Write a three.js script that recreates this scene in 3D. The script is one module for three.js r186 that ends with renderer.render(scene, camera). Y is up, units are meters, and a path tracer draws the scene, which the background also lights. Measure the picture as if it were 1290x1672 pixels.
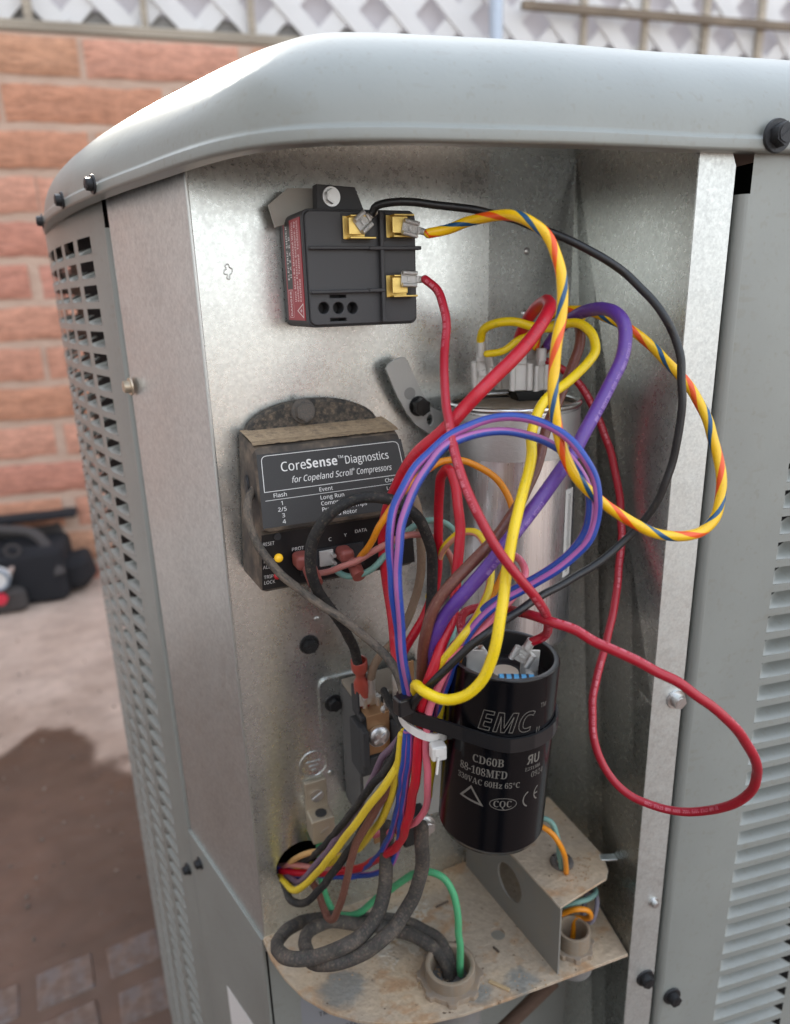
import * as THREE from 'three';
import { mergeGeometries, mergeVertices, toCreasedNormals } from 'three/addons/utils/BufferGeometryUtils.js';
import { MarchingCubes } from 'three/addons/objects/MarchingCubes.js';
import { RoundedBoxGeometry } from 'three/addons/geometries/RoundedBoxGeometry.js';

// ---------------------------------------------------------------- camera, sky, sun, exposure
const H = 0.85, F = 1150, PITCH = 16.8 * Math.PI / 180, ROLL = 1.7 * Math.PI / 180;
const scene = new THREE.Scene();
const camera = new THREE.PerspectiveCamera(2 * Math.atan(836 / F) * 180 / Math.PI, 790 / 1024, 0.01, 60);
camera.position.set(0, H, 0);
camera.rotation.set(-PITCH, 0, -ROLL, 'XYZ');
camera.focus = 0.33; camera.userData.fStop = 7;
camera.updateMatrixWorld(true);
const renderer = new THREE.WebGLRenderer({ antialias: true });
renderer.toneMapping = THREE.LinearToneMapping;
renderer.toneMappingExposure = 2.6;
renderer.shadowMap.enabled = true;
const SUN_AZ = -24 * Math.PI / 180, SUN_EL = 32 * Math.PI / 180;
const sunDir = new THREE.Vector3(Math.sin(SUN_AZ) * Math.cos(SUN_EL), Math.sin(SUN_EL), -Math.cos(SUN_AZ) * Math.cos(SUN_EL));
{ // hazy pale sky, brighter towards the sun's side
  const w = 256, h = 128, a = new Float32Array(w * h * 4);
  for (let j = 0; j < h; j++) for (let i = 0; i < w; i++) {
    const el = ((j + 0.5) / h - 0.5) * Math.PI, az = ((i + 0.5) / w - 0.5) * 2 * Math.PI;
    const d = new THREE.Vector3(Math.cos(el) * Math.cos(az), Math.sin(el), Math.cos(el) * Math.sin(az));
    const t = Math.pow(Math.max(0, Math.sin(el)), 0.55), g = Math.pow(Math.max(0, d.dot(sunDir)), 6) * 0.6;
    const c = [1.01 * (1 - t) + 0.53 * t + g, 1.01 * (1 - t) + 0.625 * t + g * 0.97, 0.97 * (1 - t) + 0.78 * t + g * 0.89];
    for (let k = 0; k < 3; k++) a[(j * w + i) * 4 + k] = el > -0.03 ? c[k] : c[k] * 0.35;
    a[(j * w + i) * 4 + 3] = 1;
  }
  const t = new THREE.DataTexture(a, w, h, THREE.RGBAFormat, THREE.FloatType);
  t.mapping = THREE.EquirectangularReflectionMapping; t.magFilter = t.minFilter = THREE.LinearFilter; t.needsUpdate = true;
  scene.background = t; scene.environment = t; scene.environmentIntensity = 1; scene.backgroundIntensity = 1;
}
const sun = new THREE.DirectionalLight(new THREE.Color(1, 0.93, 0.80), 2.3);
sun.name = 'sun';
sun.position.copy(sunDir).multiplyScalar(8); sun.target.position.set(0, 0.3, -0.6);
sun.castShadow = true; sun.shadow.radius = 1;
sun.shadow.mapSize.set(2048, 2048);
Object.assign(sun.shadow.camera, { left: -4, right: 4, top: 4, bottom: -4, near: 0.5, far: 20 });
scene.add(sun, sun.target);

// ---------------------------------------------------------------- helpers
let seed = 7;
const rnd = (a = 0, b = 1) => { seed = (seed * 1664525 + 1013904223) >>> 0; return a + (b - a) * seed / 4294967296; };
const V = (x, y, z) => new THREE.Vector3(x, y, z);
const camQ = camera.quaternion.clone();
const ray = (px, py) => V((px - 645) / F, -(py - 836) / F, -1).applyQuaternion(camQ);          // photo pixel -> direction
const atD = (px, py, d) => { const r = ray(px, py); return r.multiplyScalar(d / -r.z).add(V(0, H, 0)); };   // at depth d in front of the camera
const atY = (px, py, y) => { const r = ray(px, py); return r.multiplyScalar((y - H) / r.y).add(V(0, H, 0)); };
const axisDepth = (p) => p.clone().sub(camera.position).dot(V(0, 0, -1).applyQuaternion(camQ));
class Frame {                                         // a vertical plane through plan points a, b = [x, depth]
  constructor(a, b) {
    this.o = V(a[0], H, -a[1]); this.U = V(b[0] - a[0], 0, a[1] - b[1]); this.len = this.U.length(); this.U.normalize();
    this.N = V(-this.U.z, 0, this.U.x); this.turn = Math.atan2(-this.U.z, this.U.x);
  }
  uv(px, py, w = 0) { const r = ray(px, py), t = (this.o.clone().sub(camera.position).dot(this.N) + w) / r.dot(this.N); const q = r.multiplyScalar(t).add(camera.position).sub(this.o); return [q.dot(this.U), q.y]; }
  at(u, v, w = 0) { return this.o.clone().addScaledVector(this.U, u).addScaledVector(this.N, w).add(V(0, v, 0)); }
  px(px, py, w = 0) { const [u, v] = this.uv(px, py, w); return this.at(u, v, w); }
}
const taken = {};
const numbered = (n) => { taken[n] = (taken[n] ?? -1) + 1; return taken[n] ? n + '_' + String(taken[n]).padStart(3, '0') : n; };
const shade = (o) => { o.castShadow = o.receiveShadow = true; return o; };
function tag(o, label, category, group, kind) {
  if (label) o.userData.label = label;
  if (category) o.userData.category = category;
  if (group) o.userData.group = group;
  if (kind) o.userData.kind = kind;
  return o;
}
function thing(name, label, category, pos = V(0, 0, 0), turn = 0, group) {
  const g = new THREE.Group(); g.name = numbered(name); g.position.copy(pos); g.rotation.y = turn; scene.add(g);
  return tag(g, label, category, group);
}
function part(name, geo, mat, parent, pos, turn) {
  const m = shade(new THREE.Mesh(Array.isArray(geo) ? merge(geo) : geo, mat)); m.name = name; parent.add(m);
  if (pos) m.position.copy(pos);
  if (turn) m.rotation.y = turn;
  return m;
}
function structure(name, geo, mat, pos) { const m = shade(new THREE.Mesh(geo, mat)); m.name = numbered(name); if (pos) m.position.copy(pos); m.userData.kind = 'structure'; scene.add(m); return m; }
function merge(list) {
  return mergeGeometries(list.map((g) => {
    let q = g.index ? g.toNonIndexed() : g;
    for (const k of Object.keys(q.attributes)) if (!['position', 'normal', 'uv'].includes(k)) q.deleteAttribute(k);
    return q;
  }), false);
}
const mv = (g, x, y, z) => g.translate(x, y, z);
const box = (w, h, d, x = 0, y = 0, z = 0) => new THREE.BoxGeometry(w, h, d).translate(x, y, z);
const rbox = (w, h, d, r, x = 0, y = 0, z = 0, s = 2) => new RoundedBoxGeometry(w, h, d, s, r).translate(x, y, z);
const cyl = (r, h, n = 24, r2 = r) => new THREE.CylinderGeometry(r2, r, h, n);
const cylZ = (r, h, n = 24, r2 = r) => cyl(r, h, n, r2).rotateX(Math.PI / 2);
function prism(pts, depth, bevel = 0, holes = []) {    // polygon in x,y extruded along +z
  const s = new THREE.Shape(pts.map((p) => new THREE.Vector2(p[0], p[1])));
  for (const h of holes) s.holes.push(new THREE.Path(h.map((p) => new THREE.Vector2(p[0], p[1]))));
  return new THREE.ExtrudeGeometry(s, { depth, bevelEnabled: bevel > 0, bevelSize: bevel, bevelThickness: bevel, bevelOffset: -bevel, bevelSegments: 2, curveSegments: 12 });
}
const circlePts = (x, y, rx, ry = rx, n = 24, a0 = 0) => Array.from({ length: n }, (_, i) => [x + rx * Math.cos(a0 + i / n * 2 * Math.PI), y + ry * Math.sin(a0 + i / n * 2 * Math.PI)]);
function roundRect(x0, y0, x1, y1, r, n = 5) {
  const o = [];
  for (const [cx, cy, a] of [[x1 - r, y1 - r, 0], [x0 + r, y1 - r, 1], [x0 + r, y0 + r, 2], [x1 - r, y0 + r, 3]])
    for (let i = 0; i <= n; i++) { const t = (a + i / n) * Math.PI / 2; o.push([cx + r * Math.cos(t), cy + r * Math.sin(t)]); }
  return o;
}
function along(g, a, b) {                              // a +y geometry of unit length laid from a to b
  const d = b.clone().sub(a), L = d.length();
  return g.scale(1, L, 1).applyQuaternion(new THREE.Quaternion().setFromUnitVectors(V(0, 1, 0), d.normalize())).translate(...a.clone().add(b).multiplyScalar(0.5).toArray());
}
function tubeGeo(curve, r, step = 0.0022, radial = 10, caps = true) {
  const L = curve.getLength(), n = Math.max(12, Math.round(L / step)), g = new THREE.TubeGeometry(curve, n, r, radial, false);
  const uv = g.attributes.uv; for (let i = 0; i < uv.count; i++) uv.setX(i, uv.getX(i) * L / 0.08);
  if (!caps) return g;
  const out = [g];
  for (const t of [0, 1]) { const s = new THREE.SphereGeometry(r * 0.98, 10, 6); s.translate(...curve.getPointAt(t).toArray()); out.push(s); }
  return merge(out);
}

// ---------------------------------------------------------------- procedural textures
function noiseTable(n) { const a = new Float32Array(n * n); for (let i = 0; i < a.length; i++) a[i] = rnd(); return a; }
const NT = noiseTable(256);
function vnoise(x, y, per) {                           // tileable value noise with period per
  const xi = Math.floor(x), yi = Math.floor(y), fx = x - xi, fy = y - yi, sx = fx * fx * (3 - 2 * fx), sy = fy * fy * (3 - 2 * fy);
  const g = (a, b) => NT[(((a % per) + per) % per) % 256 + ((((b % per) + per) % per) % 256) * 256];
  return (g(xi, yi) * (1 - sx) + g(xi + 1, yi) * sx) * (1 - sy) + (g(xi, yi + 1) * (1 - sx) + g(xi + 1, yi + 1) * sx) * sy;
}
function fbm(u, v, base, oct = 4, gain = 0.5) { let s = 0, a = 1, t = 0, f = base; for (let o = 0; o < oct; o++) { s += a * vnoise(u * f + o * 17.3 * 0, v * f, f); t += a; a *= gain; f *= 2; } return s / t; }
function dataTex(w, h, fn, srgb, wrap = true) {
  const a = new Uint8Array(w * h * 4);
  for (let j = 0; j < h; j++) for (let i = 0; i < w; i++) {
    const c = fn(i / w, j / h, i, j), k = (j * w + i) * 4;
    if (typeof c === 'number') a[k] = a[k + 1] = a[k + 2] = Math.max(0, Math.min(255, c * 255));
    else for (let q = 0; q < 3; q++) a[k + q] = Math.max(0, Math.min(255, c[q] * 255));
    a[k + 3] = 255;
  }
  const t = new THREE.DataTexture(a, w, h, THREE.RGBAFormat);
  t.magFilter = THREE.LinearFilter; t.minFilter = THREE.LinearMipmapLinearFilter; t.generateMipmaps = true;
  if (wrap) t.wrapS = t.wrapT = THREE.RepeatWrapping;
  if (srgb) t.colorSpace = THREE.SRGBColorSpace;
  t.needsUpdate = true; return t;
}
const rep = (t, x, y = x) => { const c = t.clone(); c.repeat.set(x, y); c.needsUpdate = true; return c; };
function canvasTex(w, h, draw, wrap = false) {
  const c = document.createElement('canvas'); c.width = w; c.height = h;
  draw(c.getContext('2d'), w, h);
  const t = new THREE.CanvasTexture(c); t.colorSpace = THREE.SRGBColorSpace; t.magFilter = THREE.LinearFilter;
  if (wrap) t.wrapS = t.wrapT = THREE.RepeatWrapping;
  return t;
}
const lin = (r, g, b) => new THREE.Color().setRGB(r, g, b);
const std = (o) => new THREE.MeshStandardMaterial(o);
const mix = (a, b, t) => a.map((x, i) => x + (b[i] - x) * t);
const smooth = (a, b, x) => { const t = Math.max(0, Math.min(1, (x - a) / (b - a))); return t * t * (3 - 2 * t); };

// ---------------------------------------------------------------- materials
const nzFine = dataTex(512, 512, (u, v) => { const s = fbm(u, v, 96, 2, 0.6), c = fbm(u, v, 24, 2); return 0.62 * s + 0.38 * c; });
const galvColor = dataTex(512, 512, (u, v) => { const s = fbm(u, v, 80, 3, 0.8), c = fbm(u + 0.3, v * 0.5, 6, 4), q = 0.88 + 0.15 * (s - 0.5) + 0.05 * (c - 0.5), d = smooth(0.72, 0.80, fbm(u, v + 0.5, 28, 4, 0.6)); return mix([q * 0.985, q, q * 0.985], [q * 0.93, q * 0.91, q * 0.87], d * 0.0); }, true);
const galvRough = dataTex(512, 512, (u, v) => 0.72 + 0.30 * (fbm(u, v, 64, 3, 0.7) - 0.5) + 0.10 * (fbm(u, v, 6, 3) - 0.5));
const galvMat = (r, rough = 0.40, metal = 0.93, c = 0.88) => std({ color: lin(c, c, c), map: rep(galvColor, r), metalness: metal, roughness: rough, roughnessMap: rep(galvRough, r), bumpMap: rep(nzFine, r * 1.6), bumpScale: 0.000014 });
const GALV = galvMat(9);
const GALV_SMOOTH = std({ color: lin(0.88, 0.88, 0.88), map: rep(galvColor, 6), metalness: 0.9, roughness: 0.5, roughnessMap: rep(galvRough, 7), bumpMap: rep(nzFine, 14), bumpScale: 0.00003 });
const SIDEGALV = GALV, FLANGEGALV = galvMat(11, 0.72);
const peel = dataTex(256, 256, (u, v) => fbm(u, v, 24, 3, 0.5));
const paintTone = dataTex(512, 512, (u, v) => { const c = 0.93 + 0.10 * (fbm(u, v, 5, 4) - 0.5), s = smooth(0.60, 0.75, fbm(u, v, 40, 4, 0.7)) * 0.10 + smooth(0.74, 0.84, fbm(u, v + 0.4, 90, 2, 0.6)) * 0.18, k = smooth(0.74, 0.80, fbm(u * 0.25 + 0.1, v, 48, 3, 0.5)) * 0.15; return mix([c, c, c], [0.80, 0.745, 0.67], Math.min(1, s + k)); }, true);
const paint = (k, rough) => new THREE.MeshPhysicalMaterial({ color: lin(0.305 * k, 0.318 * k, 0.292 * k), map: rep(paintTone, 4), roughness: rough, metalness: 0.0, bumpMap: rep(peel, 16), bumpScale: 0.00004, clearcoat: 0.22, clearcoatRoughness: 0.25 });
const PAINT = paint(1.0, 0.4), PAINT_SIDE = PAINT, PAINT_LOW = PAINT;
const COIL = std({ color: lin(0.03, 0.03, 0.032), roughness: 0.8, metalness: 0.3 });
const BLACKPLASTIC = std({ color: lin(0.028, 0.028, 0.03), roughness: 0.5, bumpMap: rep(nzFine, 30), bumpScale: 0.00003 });
const RELAYPLASTIC = std({ color: lin(0.05, 0.05, 0.053), roughness: 0.52, bumpMap: rep(nzFine, 24), bumpScale: 0.00005 });
const HOLE_SHADE = BLACKPLASTIC;  // black plastic colour standing for the shade inside holes that are not cut
const ZINC = std({ color: lin(0.68, 0.68, 0.67), metalness: 1, roughness: 0.28, bumpMap: rep(nzFine, 40), bumpScale: 0.00004 });
const TIN = std({ color: lin(0.76, 0.75, 0.72), metalness: 1, roughness: 0.33, bumpMap: rep(nzFine, 5), bumpScale: 0.00015 });
const BRASS = std({ color: lin(0.82, 0.60, 0.20), metalness: 1, roughness: 0.3, bumpMap: rep(nzFine, 60), bumpScale: 0.00006 });
const COPPER = std({ color: lin(0.46, 0.27, 0.14), metalness: 0.85, roughness: 0.45, bumpMap: rep(nzFine, 50), bumpScale: 0.00008 });
const BLACKOX = std({ color: lin(0.05, 0.05, 0.052), metalness: 0.7, roughness: 0.38, bumpMap: rep(nzFine, 60), bumpScale: 0.0001 });
const LUG = std({ color: lin(0.56, 0.48, 0.37), metalness: 0.75, roughness: 0.5, bumpMap: rep(nzFine, 40), bumpScale: 0.00012 });
const DUSTY = (r, g, b, k = 0.5, s = 8) => std({ color: lin(1, 1, 1), roughness: 0.85, bumpMap: rep(nzFine, s * 2), bumpScale: 0.0001, map: (() => { const t = dataTex(128, 128, (u, v) => { const n = 0.55 * smooth(0.75 - k * 0.75, 1.15 - k * 0.6, fbm(u, v, 8, 5, 0.75)) + 0.45 * smooth(0.55 - k * 0.3, 0.80 - k * 0.3, fbm(u, v + 0.37, 5, 3)) * k; return mix([r, g, b].map((x) => Math.pow(x, 1 / 2.2)), [0.60, 0.52, 0.43], n); }, true); t.repeat.set(s, s); return t; })() });

// ---------------------------------------------------------------- the setting: ground, pavers, wall, fence, added gable wall
const WALLD = [0.966, 0.26];
const WALL = new Frame([-1.0, 2.16], [-1.0 + WALLD[0], 2.16 + WALLD[1]]);
{
  const S = 12;
  // wet outline follows the stain in the photo: pixels on its edge, laid on the ground
  const edge = [[-260, 1300], [-120, 1245], [0, 1238], [30, 1215], [62, 1188], [105, 1182], [135, 1200], [140, 1232], [170, 1245], [205, 1252], [260, 1262], [420, 1330], [700, 1500]].map(([a, b]) => { const p = atY(a, b, 0); return [p.x, p.z]; });
  const zEdge = (x) => { for (let i = 0; i + 1 < edge.length; i++) if (x >= edge[i][0] && x <= edge[i + 1][0]) return edge[i][1] + (edge[i + 1][1] - edge[i][1]) * (x - edge[i][0]) / (edge[i + 1][0] - edge[i][0]); return x < edge[0][0] ? edge[0][1] : edge.at(-1)[1]; };
  const R = 3.2, n = 1024, field = (u, v) => { const x = (u - 0.5) * R - 0.6, z = (v - 0.5) * R - 1.2; return [x, z]; };
  const wetAt = (x, z, f) => smooth(-0.035, 0.03, z - zEdge(x) + (f - 0.5) * 0.20);
  const map = dataTex(n, n, (u, v) => { const [x, z] = field(u, v), f = fbm(u, v, 24, 5, 0.55), g = fbm(u, v, 90, 3, 0.6), c = fbm(u, v, 5, 3), w = wetAt(x, z, f), damp = smooth(-0.25, 0.02, z - zEdge(x) + (f - 0.5) * 0.3) * 0.3;
    const dry = mix([0.79, 0.70, 0.635], [0.70, 0.61, 0.545], smooth(0.35, 0.7, 0.6 * f + 0.4 * c)), mud = mix([0.44, 0.335, 0.275], [0.38, 0.292, 0.235], smooth(0.35, 0.65, 0.5 * f + 0.5 * c));
    const base = mix(mix(dry, [0.60, 0.50, 0.43], damp), mud, w); const k = 0.93 + 0.16 * (g - 0.4); return base.map((q) => q * k); }, true, false);
  const rough = dataTex(n / 2, n / 2, (u, v) => { const [x, z] = field(u, v), f = fbm(u, v, 24, 5, 0.55); return 0.95 - 0.40 * wetAt(x, z, f) - 0.12 * smooth(0.55, 0.7, fbm(u, v, 40, 3)) * wetAt(x, z, f); }, false, false);
  const bump = dataTex(n / 2, n / 2, (u, v) => 0.6 * fbm(u, v, 30, 4, 0.6) + 0.4 * fbm(u, v, 120, 2, 0.6), false, false);
  for (const q of [map, rough, bump]) q.wrapS = q.wrapT = THREE.MirroredRepeatWrapping;
  const m = std({ map, roughness: 1, roughnessMap: rough, bumpMap: bump, bumpScale: 0.004 });
  const g = new THREE.PlaneGeometry(S * 2, S * 2, 4, 4).rotateX(-Math.PI / 2), uv = g.attributes.uv, p = g.attributes.position;
  for (let i = 0; i < uv.count; i++) uv.setXY(i, (p.getX(i) + 0.6) / R + 0.5, (p.getZ(i) + 1.2) / R + 0.5);
  structure('ground', g, m);
  // muddy pavers by the unit's foot
  const pm = [0, 1, 2].map((k) => { const t = dataTex(256, 256, (u, v) => { const f = fbm(u, v, 6, 5, 0.6), g2 = fbm(u + 0.4, v + k * 0.3, 10, 4); return mix(mix([0.50, 0.42, 0.375], [0.46, 0.415, 0.40], smooth(0.3, 0.7, f)), [0.41, 0.32, 0.265], smooth(0.30, 0.85, g2) * 0.7); }, true); t.repeat.set(0.8, 0.6); t.offset.set(k * 0.3, k * 0.2);
    const r = dataTex(256, 256, (u, v) => { const g2 = fbm(u + 0.4, v + k * 0.3, 10, 4); return 0.40 + 0.2 * g2; }); r.repeat.set(0.8, 0.6); r.offset.set(k * 0.3, k * 0.2);
    return std({ map: t, roughnessMap: r, roughness: 1, bumpMap: rep(nzFine, 3), bumpScale: 0.0002 }); });
  const P0 = atY(108, 1605, 0), e1 = atY(222, 1558, 0).sub(P0), e2 = atY(240, 1634, 0).sub(atY(222, 1558, 0)), ang = Math.atan2(-e1.z, e1.x), L1 = e1.length(), L2 = e2.length();
  const bed = structure('paving', new THREE.PlaneGeometry(L1 * 6.4, L2 * 3.2).rotateX(-Math.PI / 2), m), cc = P0.clone().addScaledVector(e2, 1.0);
  { const q = bed.geometry.attributes; bed.rotation.y = ang; bed.position.set(cc.x, 0.004, cc.z);
    for (let i = 0; i < q.uv.count; i++) { const w = V(q.position.getX(i), 0, q.position.getZ(i)).applyAxisAngle(V(0, 1, 0), ang).add(cc); q.uv.setXY(i, (w.x + 0.6) / R + 0.5, (w.z + 1.2) / R + 0.5); } }
  for (let r = 0; r < 3; r++) for (let k = -3; k < 3; k++) {
    const g2 = rbox(L1 * 0.80 + rnd(-0.004, 0.004), 0.03, L2 * 0.76 + rnd(-0.004, 0.004), 0.006), w = P0.clone().addScaledVector(e1, k + (r === 1 ? 0.0 : 0)).addScaledVector(e2, r).sub(cc).applyAxisAngle(V(0, 1, 0), -ang);
    const b = part('paver', g2, pm[(r * 5 + k + 8) % 3], bed, V(w.x + rnd(-0.004, 0.004), -0.0125 + rnd(-0.001, 0.001), w.z)); b.rotation.y = rnd(-0.03, 0.03);
  }
}
{ // slump block garden wall
  const t = thing('block_wall', 'pinkish red block garden wall with pale mortar behind the condenser', 'wall', V(WALL.o.x, 0, WALL.o.z), WALL.turn);
  const top = WALL.uv(100, 52)[1] + H, low = WALL.uv(100, 560)[1] + H, ch = (top - low) / 7, n = Math.ceil(top / ch), BL = WALL.uv(284, 90)[0] - WALL.uv(4, 90)[0], u0 = WALL.uv(135, 90)[0];
  const mt = dataTex(256, 256, (u, v) => { const f = fbm(u, v, 30, 4, 0.6); return mix([0.80, 0.70, 0.63], [0.70, 0.59, 0.52], f); }, true);
  part('mortar', mv(new THREE.BoxGeometry(9, top - 0.004, 0.12), 0.6, (top - 0.004) / 2, -0.067), std({ map: rep(mt, 6, 3), roughness: 0.95, bumpMap: rep(nzFine, 20, 6), bumpScale: 0.002 }), t);
  const bt = dataTex(512, 512, (u, v) => { const f = fbm(u, v, 12, 5, 0.6), s = fbm(u, v * 0.25, 48, 3), c = 0.9 + 0.3 * (f - 0.5) + 0.12 * (s - 0.5); return [c, c * 0.985, c * 0.97]; }, true);
  const tones = [[0.66, 0.335, 0.235], [0.62, 0.31, 0.20], [0.70, 0.365, 0.265], [0.64, 0.35, 0.225], [0.61, 0.285, 0.21], [0.67, 0.325, 0.25]];
  const mats = tones.map((c, i) => { const m = rep(bt, 1.1, 0.9); m.offset.set(i * 0.31, i * 0.17); return std({ color: lin(...c), map: m, roughness: 0.92, bumpMap: m, bumpScale: 0.006 }); });
  const geos = [0, 1, 2].map((k) => { const g = new THREE.BoxGeometry(BL - 0.026, ch - 0.024, 0.09, 14, 6, 2), p = g.attributes.position; for (let i = 0; i < p.count; i++) { const x = p.getX(i), y = p.getY(i); const e = Math.min((BL - 0.026) / 2 - Math.abs(x), (ch - 0.024) / 2 - Math.abs(y)); p.setZ(i, p.getZ(i) + (p.getZ(i) > 0 ? -0.006 * Math.exp(-e / 0.006) + (vnoise(x * 30 + k * 9, y * 30, 64) - 0.5) * 0.006 : 0)); if (e < 0.001) { p.setY(i, y + (vnoise(x * 25 + k * 5, y * 3, 64) - 0.5) * 0.006); } } g.computeVertexNormals(); return g; });
  let cnt = 0;
  for (let r = 0; r < n; r++) for (let k = -6; k < 5; k++) {
    const y = top - (r + 0.5) * ch; if (y < -ch * 0.4) continue;
    const shift = r % 2 ? BL / 2 : 0, u = u0 + (k + 0.5) * BL + shift + rnd(-0.012, 0.012) + (r === 3 ? 0.05 : 0);
    const b = part('block', geos[cnt++ % 3], mats[Math.floor(rnd(0, 6))], t, V(u, y, -0.045 + 0.002 + rnd(-0.002, 0.003)));
    b.rotation.z = rnd(-0.004, 0.004);
  }
  // weathered capping and the lattice fence on top of the wall
  const f = thing('lattice_fence', 'white diagonal lattice fence with weathered wooden battens on top of the block wall', 'fence', V(WALL.o.x, top, WALL.o.z), WALL.turn);
  const wt = dataTex(256, 256, (u, v) => { const g = fbm(u * 0.25, v, 40, 4, 0.6), c = fbm(u, v, 6, 3); return mix([0.84, 0.79, 0.71], [0.56, 0.52, 0.47], smooth(0.3, 0.7, 0.6 * g + 0.4 * c)); }, true);
  const wood = std({ map: rep(wt, 3, 3), roughness: 0.9, bumpMap: rep(wt, 3, 3), bumpScale: 0.002 }), white = new THREE.MeshPhysicalMaterial({ color: lin(0.84, 0.83, 0.82), roughness: 0.7, transmission: 0.3, thickness: 0 });
  const BLUE = std({ color: lin(0.62, 0.70, 0.85), roughness: 0.8, map: rep(wt, 2, 8) });
  part('sill_board', rbox(8, 0.028, 0.10, 0.006, 0.4, 0.015, -0.06), wood, f);
  const HL = 0.62;
  for (const s of [-1, 1]) for (let k = -19; k < 22; k++) {
    const x = WALL.uv(98, 40)[0] + k * 0.178, g = rbox(0.052, HL * 1.42, 0.007, 0.002).rotateZ(s * Math.PI / 4).translate(x + s * -HL / 2, 0.03 + HL / 2, s > 0 ? -0.050 : -0.058);
    part('lattice_slat', g, white, f);
  }
  const back = part('backing_board', rbox(8, 0.050, 0.010, 0.002, 0.4, 0.054, -0.083), BLUE, f);
  part('privacy_sheet', rbox(8, HL - 0.02, 0.004, 0.001, 0.4, 0.03 + HL / 2, -0.095), new THREE.MeshPhysicalMaterial({ color: lin(0.60, 0.59, 0.62), roughness: 0.9, transmission: 0.4, thickness: 0 }), f);
  for (const px of [45, 235, 410, 955, 1055, 1155, 1245]) { const [u] = WALL.uv(px, 20, -0.03); part('batten', rbox(0.017 + rnd(0, 0.006), HL, 0.02, 0.002, u, 0.03 + HL / 2, -0.034), wood, f); }
  { const a = WALL.uv(860, 2, -0.02), b = WALL.uv(1290, 54, -0.02), yy = (a[1] + b[1]) / 2 + H - top; part('rail', rbox(b[0] - a[0] + 1.2, 0.024, 0.018, 0.002, (a[0] + b[0]) / 2 + 0.58, yy, -0.012), std({ map: rep(wt, 3, 3), color: lin(0.42, 0.38, 0.35), roughness: 0.9 }), f).rotation.z = 0; }
  const pp = WALL.uv(808, 20, 0.02), po = thing('fence_post', 'grey galvanized steel tube post standing against the block wall', 'post', WALL.at(pp[0], -H, 0.03), WALL.turn);
  part('tube', mv(cyl(0.021, top + HL + 0.06, 24), 0, (top + HL + 0.06) / 2, 0), std({ color: lin(0.42, 0.47, 0.54), metalness: 0.6, roughness: 0.5 }), po);
  part('post_cap', mv(new THREE.SphereGeometry(0.022, 20, 8, 0, 6.3, 0, 1.57), 0, top + HL + 0.06, 0), ZINC, po);
}
{ // unseen gable wall added on the near left to block the sky on that side
  const t = thing('added_house', 'unseen stuccoed wall with an eave, added to block the sky on the near side', 'added_house', V(-1.55, 0, 1.35));
  const st = dataTex(256, 256, (u, v) => { const f = fbm(u, v, 30, 4, 0.6); return mix([0.87, 0.85, 0.835], [0.81, 0.79, 0.775], f); }, true);
  part('wall', box(0.2, 2.75, 4.9, -0.1, 1.375, 0), std({ map: rep(st, 6, 3), roughness: 0.95, bumpMap: rep(st, 6, 3), bumpScale: 0.004 }), t);
  part('eave', box(0.6, 0.12, 5.2, 0.05, 2.82, 0), std({ color: lin(0.5, 0.46, 0.4), roughness: 0.8 }), t);
}
{ // grit and pebbles on the ground
  const g = new THREE.IcosahedronGeometry(0.006, 1), im = new THREE.InstancedMesh(g, std({ color: lin(0.24, 0.19, 0.155), roughness: 1 }), 160), M = new THREE.Matrix4();
  for (let i = 0; i < 160; i++) { const p = atY(rnd(-40, 300), 1020 + Math.pow(rnd(), 0.8) * 640, 0), s = Math.pow(rnd(0.1, 1), 2) * 0.6 + 0.08; M.compose(V(p.x, 0.001, p.z), new THREE.Quaternion().setFromEuler(new THREE.Euler(rnd(0, 6), rnd(0, 6), 0)), V(s, s * 0.6, s * rnd(0.6, 1))); im.setMatrixAt(i, M); im.setColorAt(i, lin(...mix([0.5, 0.5, 0.5], [1.3, 1.25, 1.2], rnd()))); }
  im.name = 'ground_grit'; tag(im, 'small pebbles and grit strewn over the yard floor', 'grit', null, 'stuff'); scene.add(shade(im));
}

// ---------------------------------------------------------------- the condenser
const E1 = [-0.1632, 0.4410], E2 = [-0.0925, 0.355], E3 = [0.057, 0.42], E4 = [0.1123, 0.4537], E5 = [0.136, 0.335], E6 = [0.1545, 0.340];
const MAIN = new Frame(E2, E3), SECOND = new Frame(E3, E4), RWALL = new Frame(E4, E5), FLANK = new Frame(E1, E2), UD = [0.966, 0.2585];
const E6o = [E6[0] + 0.004, E6[1] + 0.001];
const RFACE = new Frame([E6o[0] + 0.002 * UD[1], E6o[1] - 0.002 * UD[0]], [E6o[0] + 0.002 * UD[1] + UD[0], E6o[1] - 0.002 * UD[0] + UD[1]]);
const FLANGE = new Frame(E5, E6), LOWER = new Frame(E2, [E2[0] + 0.2366 * UD[0], E2[1] + 0.2366 * UD[1]]);
const SH = -0.39, LID = 0.0565, BOT = -0.80;
const unit = thing('condenser_unit', 'grey outdoor condenser with louvered sides and its wiring compartment open', 'air conditioner', V(0, H + BOT, -0.5));
const inUnit = (o) => { o.position.sub(unit.position); return o; };
const slab = (fr, poly, thick, w, mat, name, parent = unit, holes = [], bevel = 0) => { // polygon in u,v on a frame
  const m = part(name, prism(poly, thick, bevel, holes), mat, parent, fr.at(0, 0, w), fr.turn); if (parent === unit) inUnit(m); return m; };
const onUnit = (name, geo, mat, fr, u, v, w, parent = unit) => { const m = part(name, geo, mat, parent, fr.at(u, v, w), fr.turn); return inUnit(m); };

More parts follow.
